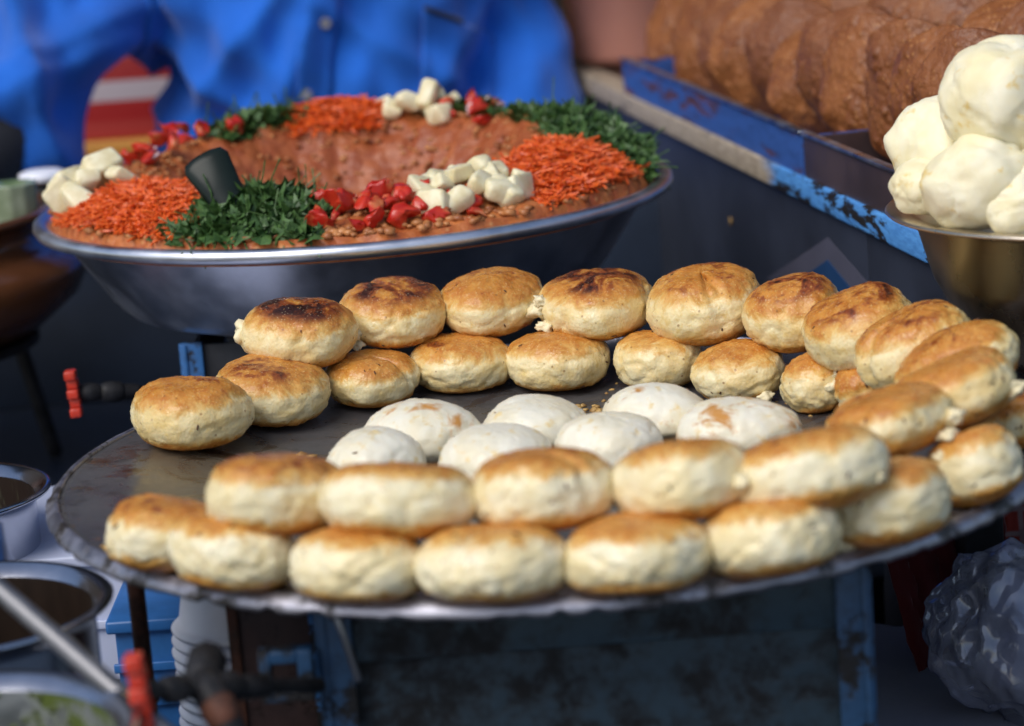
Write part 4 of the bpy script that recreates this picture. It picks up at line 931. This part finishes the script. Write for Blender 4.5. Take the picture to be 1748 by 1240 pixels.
# shirt: torso plus two sleeves as one garment with pulled folds
g = Geo()
g.add(*loft([el(W(-.185, 2.95, .90), .178, .132), el(W(-.185, 2.945, 1.00), .180, .135), el(W(-.185, 2.94, 1.10), .180, .138), el(W(-.185, 2.94, 1.20), .188, .132), el(W(-.185, 2.95, 1.31), .180, .115), el(W(-.185, 2.955, 1.37), .105, .082), el(W(-.185, 2.955, 1.40), .065, .068)], 32))
def sleeve(S, E_, Wp, r0, r1, r2, k):
    q = E_.lerp(Wp, k); return tube([S, S.lerp(E_, .5), E_.lerp(S, .15), E_.lerp(Wp, k * .5), q], [r0, r0 * .97, r1, r1, r2], 20)
v, f = blob((.060, .075, .095), 2.2, 0, 1, 1, 3); g.add(v, f, Matrix.Translation(W(-.372, 2.93, 1.215)))   # cloth bunched under the arm
g.add(*sleeve(SHL, ELL, WRL, .068, .074, .080, .32)); g.add(*sleeve(SHR, ELR, WRR, .062, .056, .052, .5))
def ridged(q): return 1 - abs(fbm(q, 1)) * 3.2
def folds(p, n):
    w_ = p + VO
    if w_.x < -.37 and w_.z < 1.33:                      # sleeve: long drags from shoulder and elbow
        a = .022 * ridged(Vector((w_.x * 13 + w_.z * 4, 7, w_.z * 2.2))) + .014 * ridged(Vector((w_.x * 5 - w_.z * 11, 3, w_.z * 4))) + .010 * fbm(Vector((w_.x * 22, 4, w_.z * 7)), 2)
    else:
        a = .022 * ridged(Vector((w_.x * 9 - w_.z * 6, 2, w_.z * 3.2))) + .014 * ridged(Vector((w_.x * 11 + w_.z * 12, 5, w_.z * 3))) + .008 * fbm(Vector((w_.x * 30, 2, w_.z * 8)), 2)
    return p + n * (a - .004)
shirt = remesh('shirt', g, .008, SHIRT, vendor, folds, 4)
# nearest shirt surface in front of a point, to seat buttons, placket and pocket
from mathutils.bvhtree import BVHTree
bv_ = BVHTree.FromPolygons([v.co.copy() for v in shirt.data.vertices], [tuple(p.vertices) for p in shirt.data.polygons])
def front(px, py, off=.001):
    d = ray(px, py).normalized(); h = bv_.ray_cast(Vector((0, 0, CAMZ)) - VO, d); return (h[0] - d * off) if h[0] else aty(px, py, 2.8) - VO
def strip(name, grid, mat, parent, th=.0018):
    ny, nx = len(grid), len(grid[0]); v = [p for r in grid for p in r]; f = [(j * nx + i, j * nx + i + 1, (j + 1) * nx + i + 1, (j + 1) * nx + i) for j in range(ny - 1) for i in range(nx - 1)]
    o = mk(name, v, f, mat, parent); m_ = o.modifiers.new('s', 'SOLIDIFY'); m_.thickness = th; m_.offset = 0; return o
def lin(a, b, n): return [a + (b - a) * i / (n - 1) for i in range(n)]
strip('placket', [[front(x + 2 * math.sin(y * .05) + (200 - y) * .10, y, .003) for x in lin(500, 560, 7)] for y in lin(-60, 235, 32)], SHIRT, shirt)
BUTTON = plain('shirt_button', (.22, .22, .26), .3, .1)
for (x, y) in ((556, 40), (524, 163), (575, -70)):
    p = front(x, y, .006); vv, ff = lathe([(.0005, .002), (.0035, .002), (.0058, .003), (.0062, .001), (.0055, 0), (.0005, 0)], 24); o = mk('button', vv, ff, BUTTON, shirt, loc=p); o.rotation_euler = (R_(90), 0, 0)
strip('pocket', [[front(x + (y - 20) * -.02, y + (x - 720) * .36, .004) for x in lin(722, 842, 14)] for y in lin(14, 170, 18)], SHIRT, shirt)
strip('pocket_slit', [[front(x, y + (x - 720) * .36, .0065) for x in lin(724, 790, 8)] for y in (8, 12, 17)], UNDER, shirt, .001)
# black knit undersleeve from the turned-up cuff to the wrist
g = Geo().add(*tube([ELL.lerp(WRL, .20), ELL.lerp(WRL, .42), ELL.lerp(WRL, .66), ELL.lerp(WRL, .92)], [.042, .056, .050, .038], 24)); g.build('undersleeve', UNDER, vendor)
g = Geo()
for s in (-1, 1):
    x = -.185 + s * .085; g.add(*tube([W(x, 2.95, .90), W(x, 2.94, .65), W(x, 2.935, .46), W(x, 2.95, .25), W(x, 2.96, .10)], [.105, .090, .072, .068, .062], 20))
remesh('trousers', g, .012, TROUSER, vendor)

# ------------------------------------------------------------------ behind the vendor
RW = Mat('striped_carton', rough=.5); _t = RW.n('TexCoord'); _s = RW.n('SeparateXYZ'); RW.l(_t.outputs['Object'], _s.inputs[0]); _z = _s.outputs['Z']
_c = RW.mix(RW.step(_z, .0465, .0475), (.34, .010, .010), (.44, .38, .42)); _c = RW.mix(RW.step(_z, .0705, .0715), _c, (.30, .010, .010)); _c = RW.mix(RW.step(_z, .022, .023), (.38, .035, .03), _c); RW.col(_c)
a = aty(230, 200, 3.2); b = aty(230, 236, 3.2)
crt = empty('striped_carton', (a.x, 3.26, b.z), label='red carton with a white stripe seen between arm and body', cat='carton')
part('carton_body', box(a.x - .09, a.x + .12, 3.20, 3.32, b.z, b.z + .10, .003), RW.m, crt, (a.x, 3.26, b.z))
part('flap', box(a.x - .088, a.x + .118, 3.203, 3.26, b.z + .1004, b.z + .102, .0005), RW.m, crt, (a.x, 3.26, b.z))
st2 = empty('orange_bench', (a.x, 3.3, 0), label='orange topped bench carrying the red carton', cat='bench'); oo = (a.x, 3.3, 0); OR = plain('orange_paint', (.50, .22, .03), .5, .15, 10)
part('bench_top', box(a.x - .095, a.x + .45, 3.185, 3.42, b.z - .020, b.z - .0005, .003), OR, st2, oo)
for x in (a.x - .07, a.x + .42):
    for y in (3.21, 3.39): part('leg', box(x - .015, x + .015, y - .015, y + .015, 0, b.z - .0205), BROWNWOOD, st2, oo)
SACK = cloth_mat('jute_sack', (.16, .14, .10), 300)
for k, (px, py, y, s, lab) in enumerate(((30, 10, 4.2, .17, 'pale olive sack at the top left corner behind vendor'), (115, 70, 4.0, .14, 'brownish sack beside the vendor\'s shoulder in the background'), (-80, 90, 3.9, .2, 'sack at the left edge in the background'))):
    c = aty(px, py, y); v, f = blob((s, s * .8, c.z / 2 + .05), 3, .16, 1.6, k + 2, 4); o = mk('jute_sack', v, f, SACK, loc=(c.x, c.y, c.z / 2 + .05), label=lab, cat='sack', group='sacks behind the vendor')
WALLM = paint_mat('stained_plaster', (.075, .058, .045), (.04, .032, .026), (.5, .65), 2, rough=.85)
wl = empty('street_wall', (0, 5.6, 0), label='dim brown plaster wall across the lane behind the vendor', cat='wall')
part('wall_body', box(-6, 6, 5.5, 5.75, 0, 4.2, .01), WALLM, wl, (0, 5.6, 0)); part('coping', box(-6.05, 6.05, 5.45, 5.8, 4.203, 4.3, .01), WALLM, wl, (0, 5.6, 0))
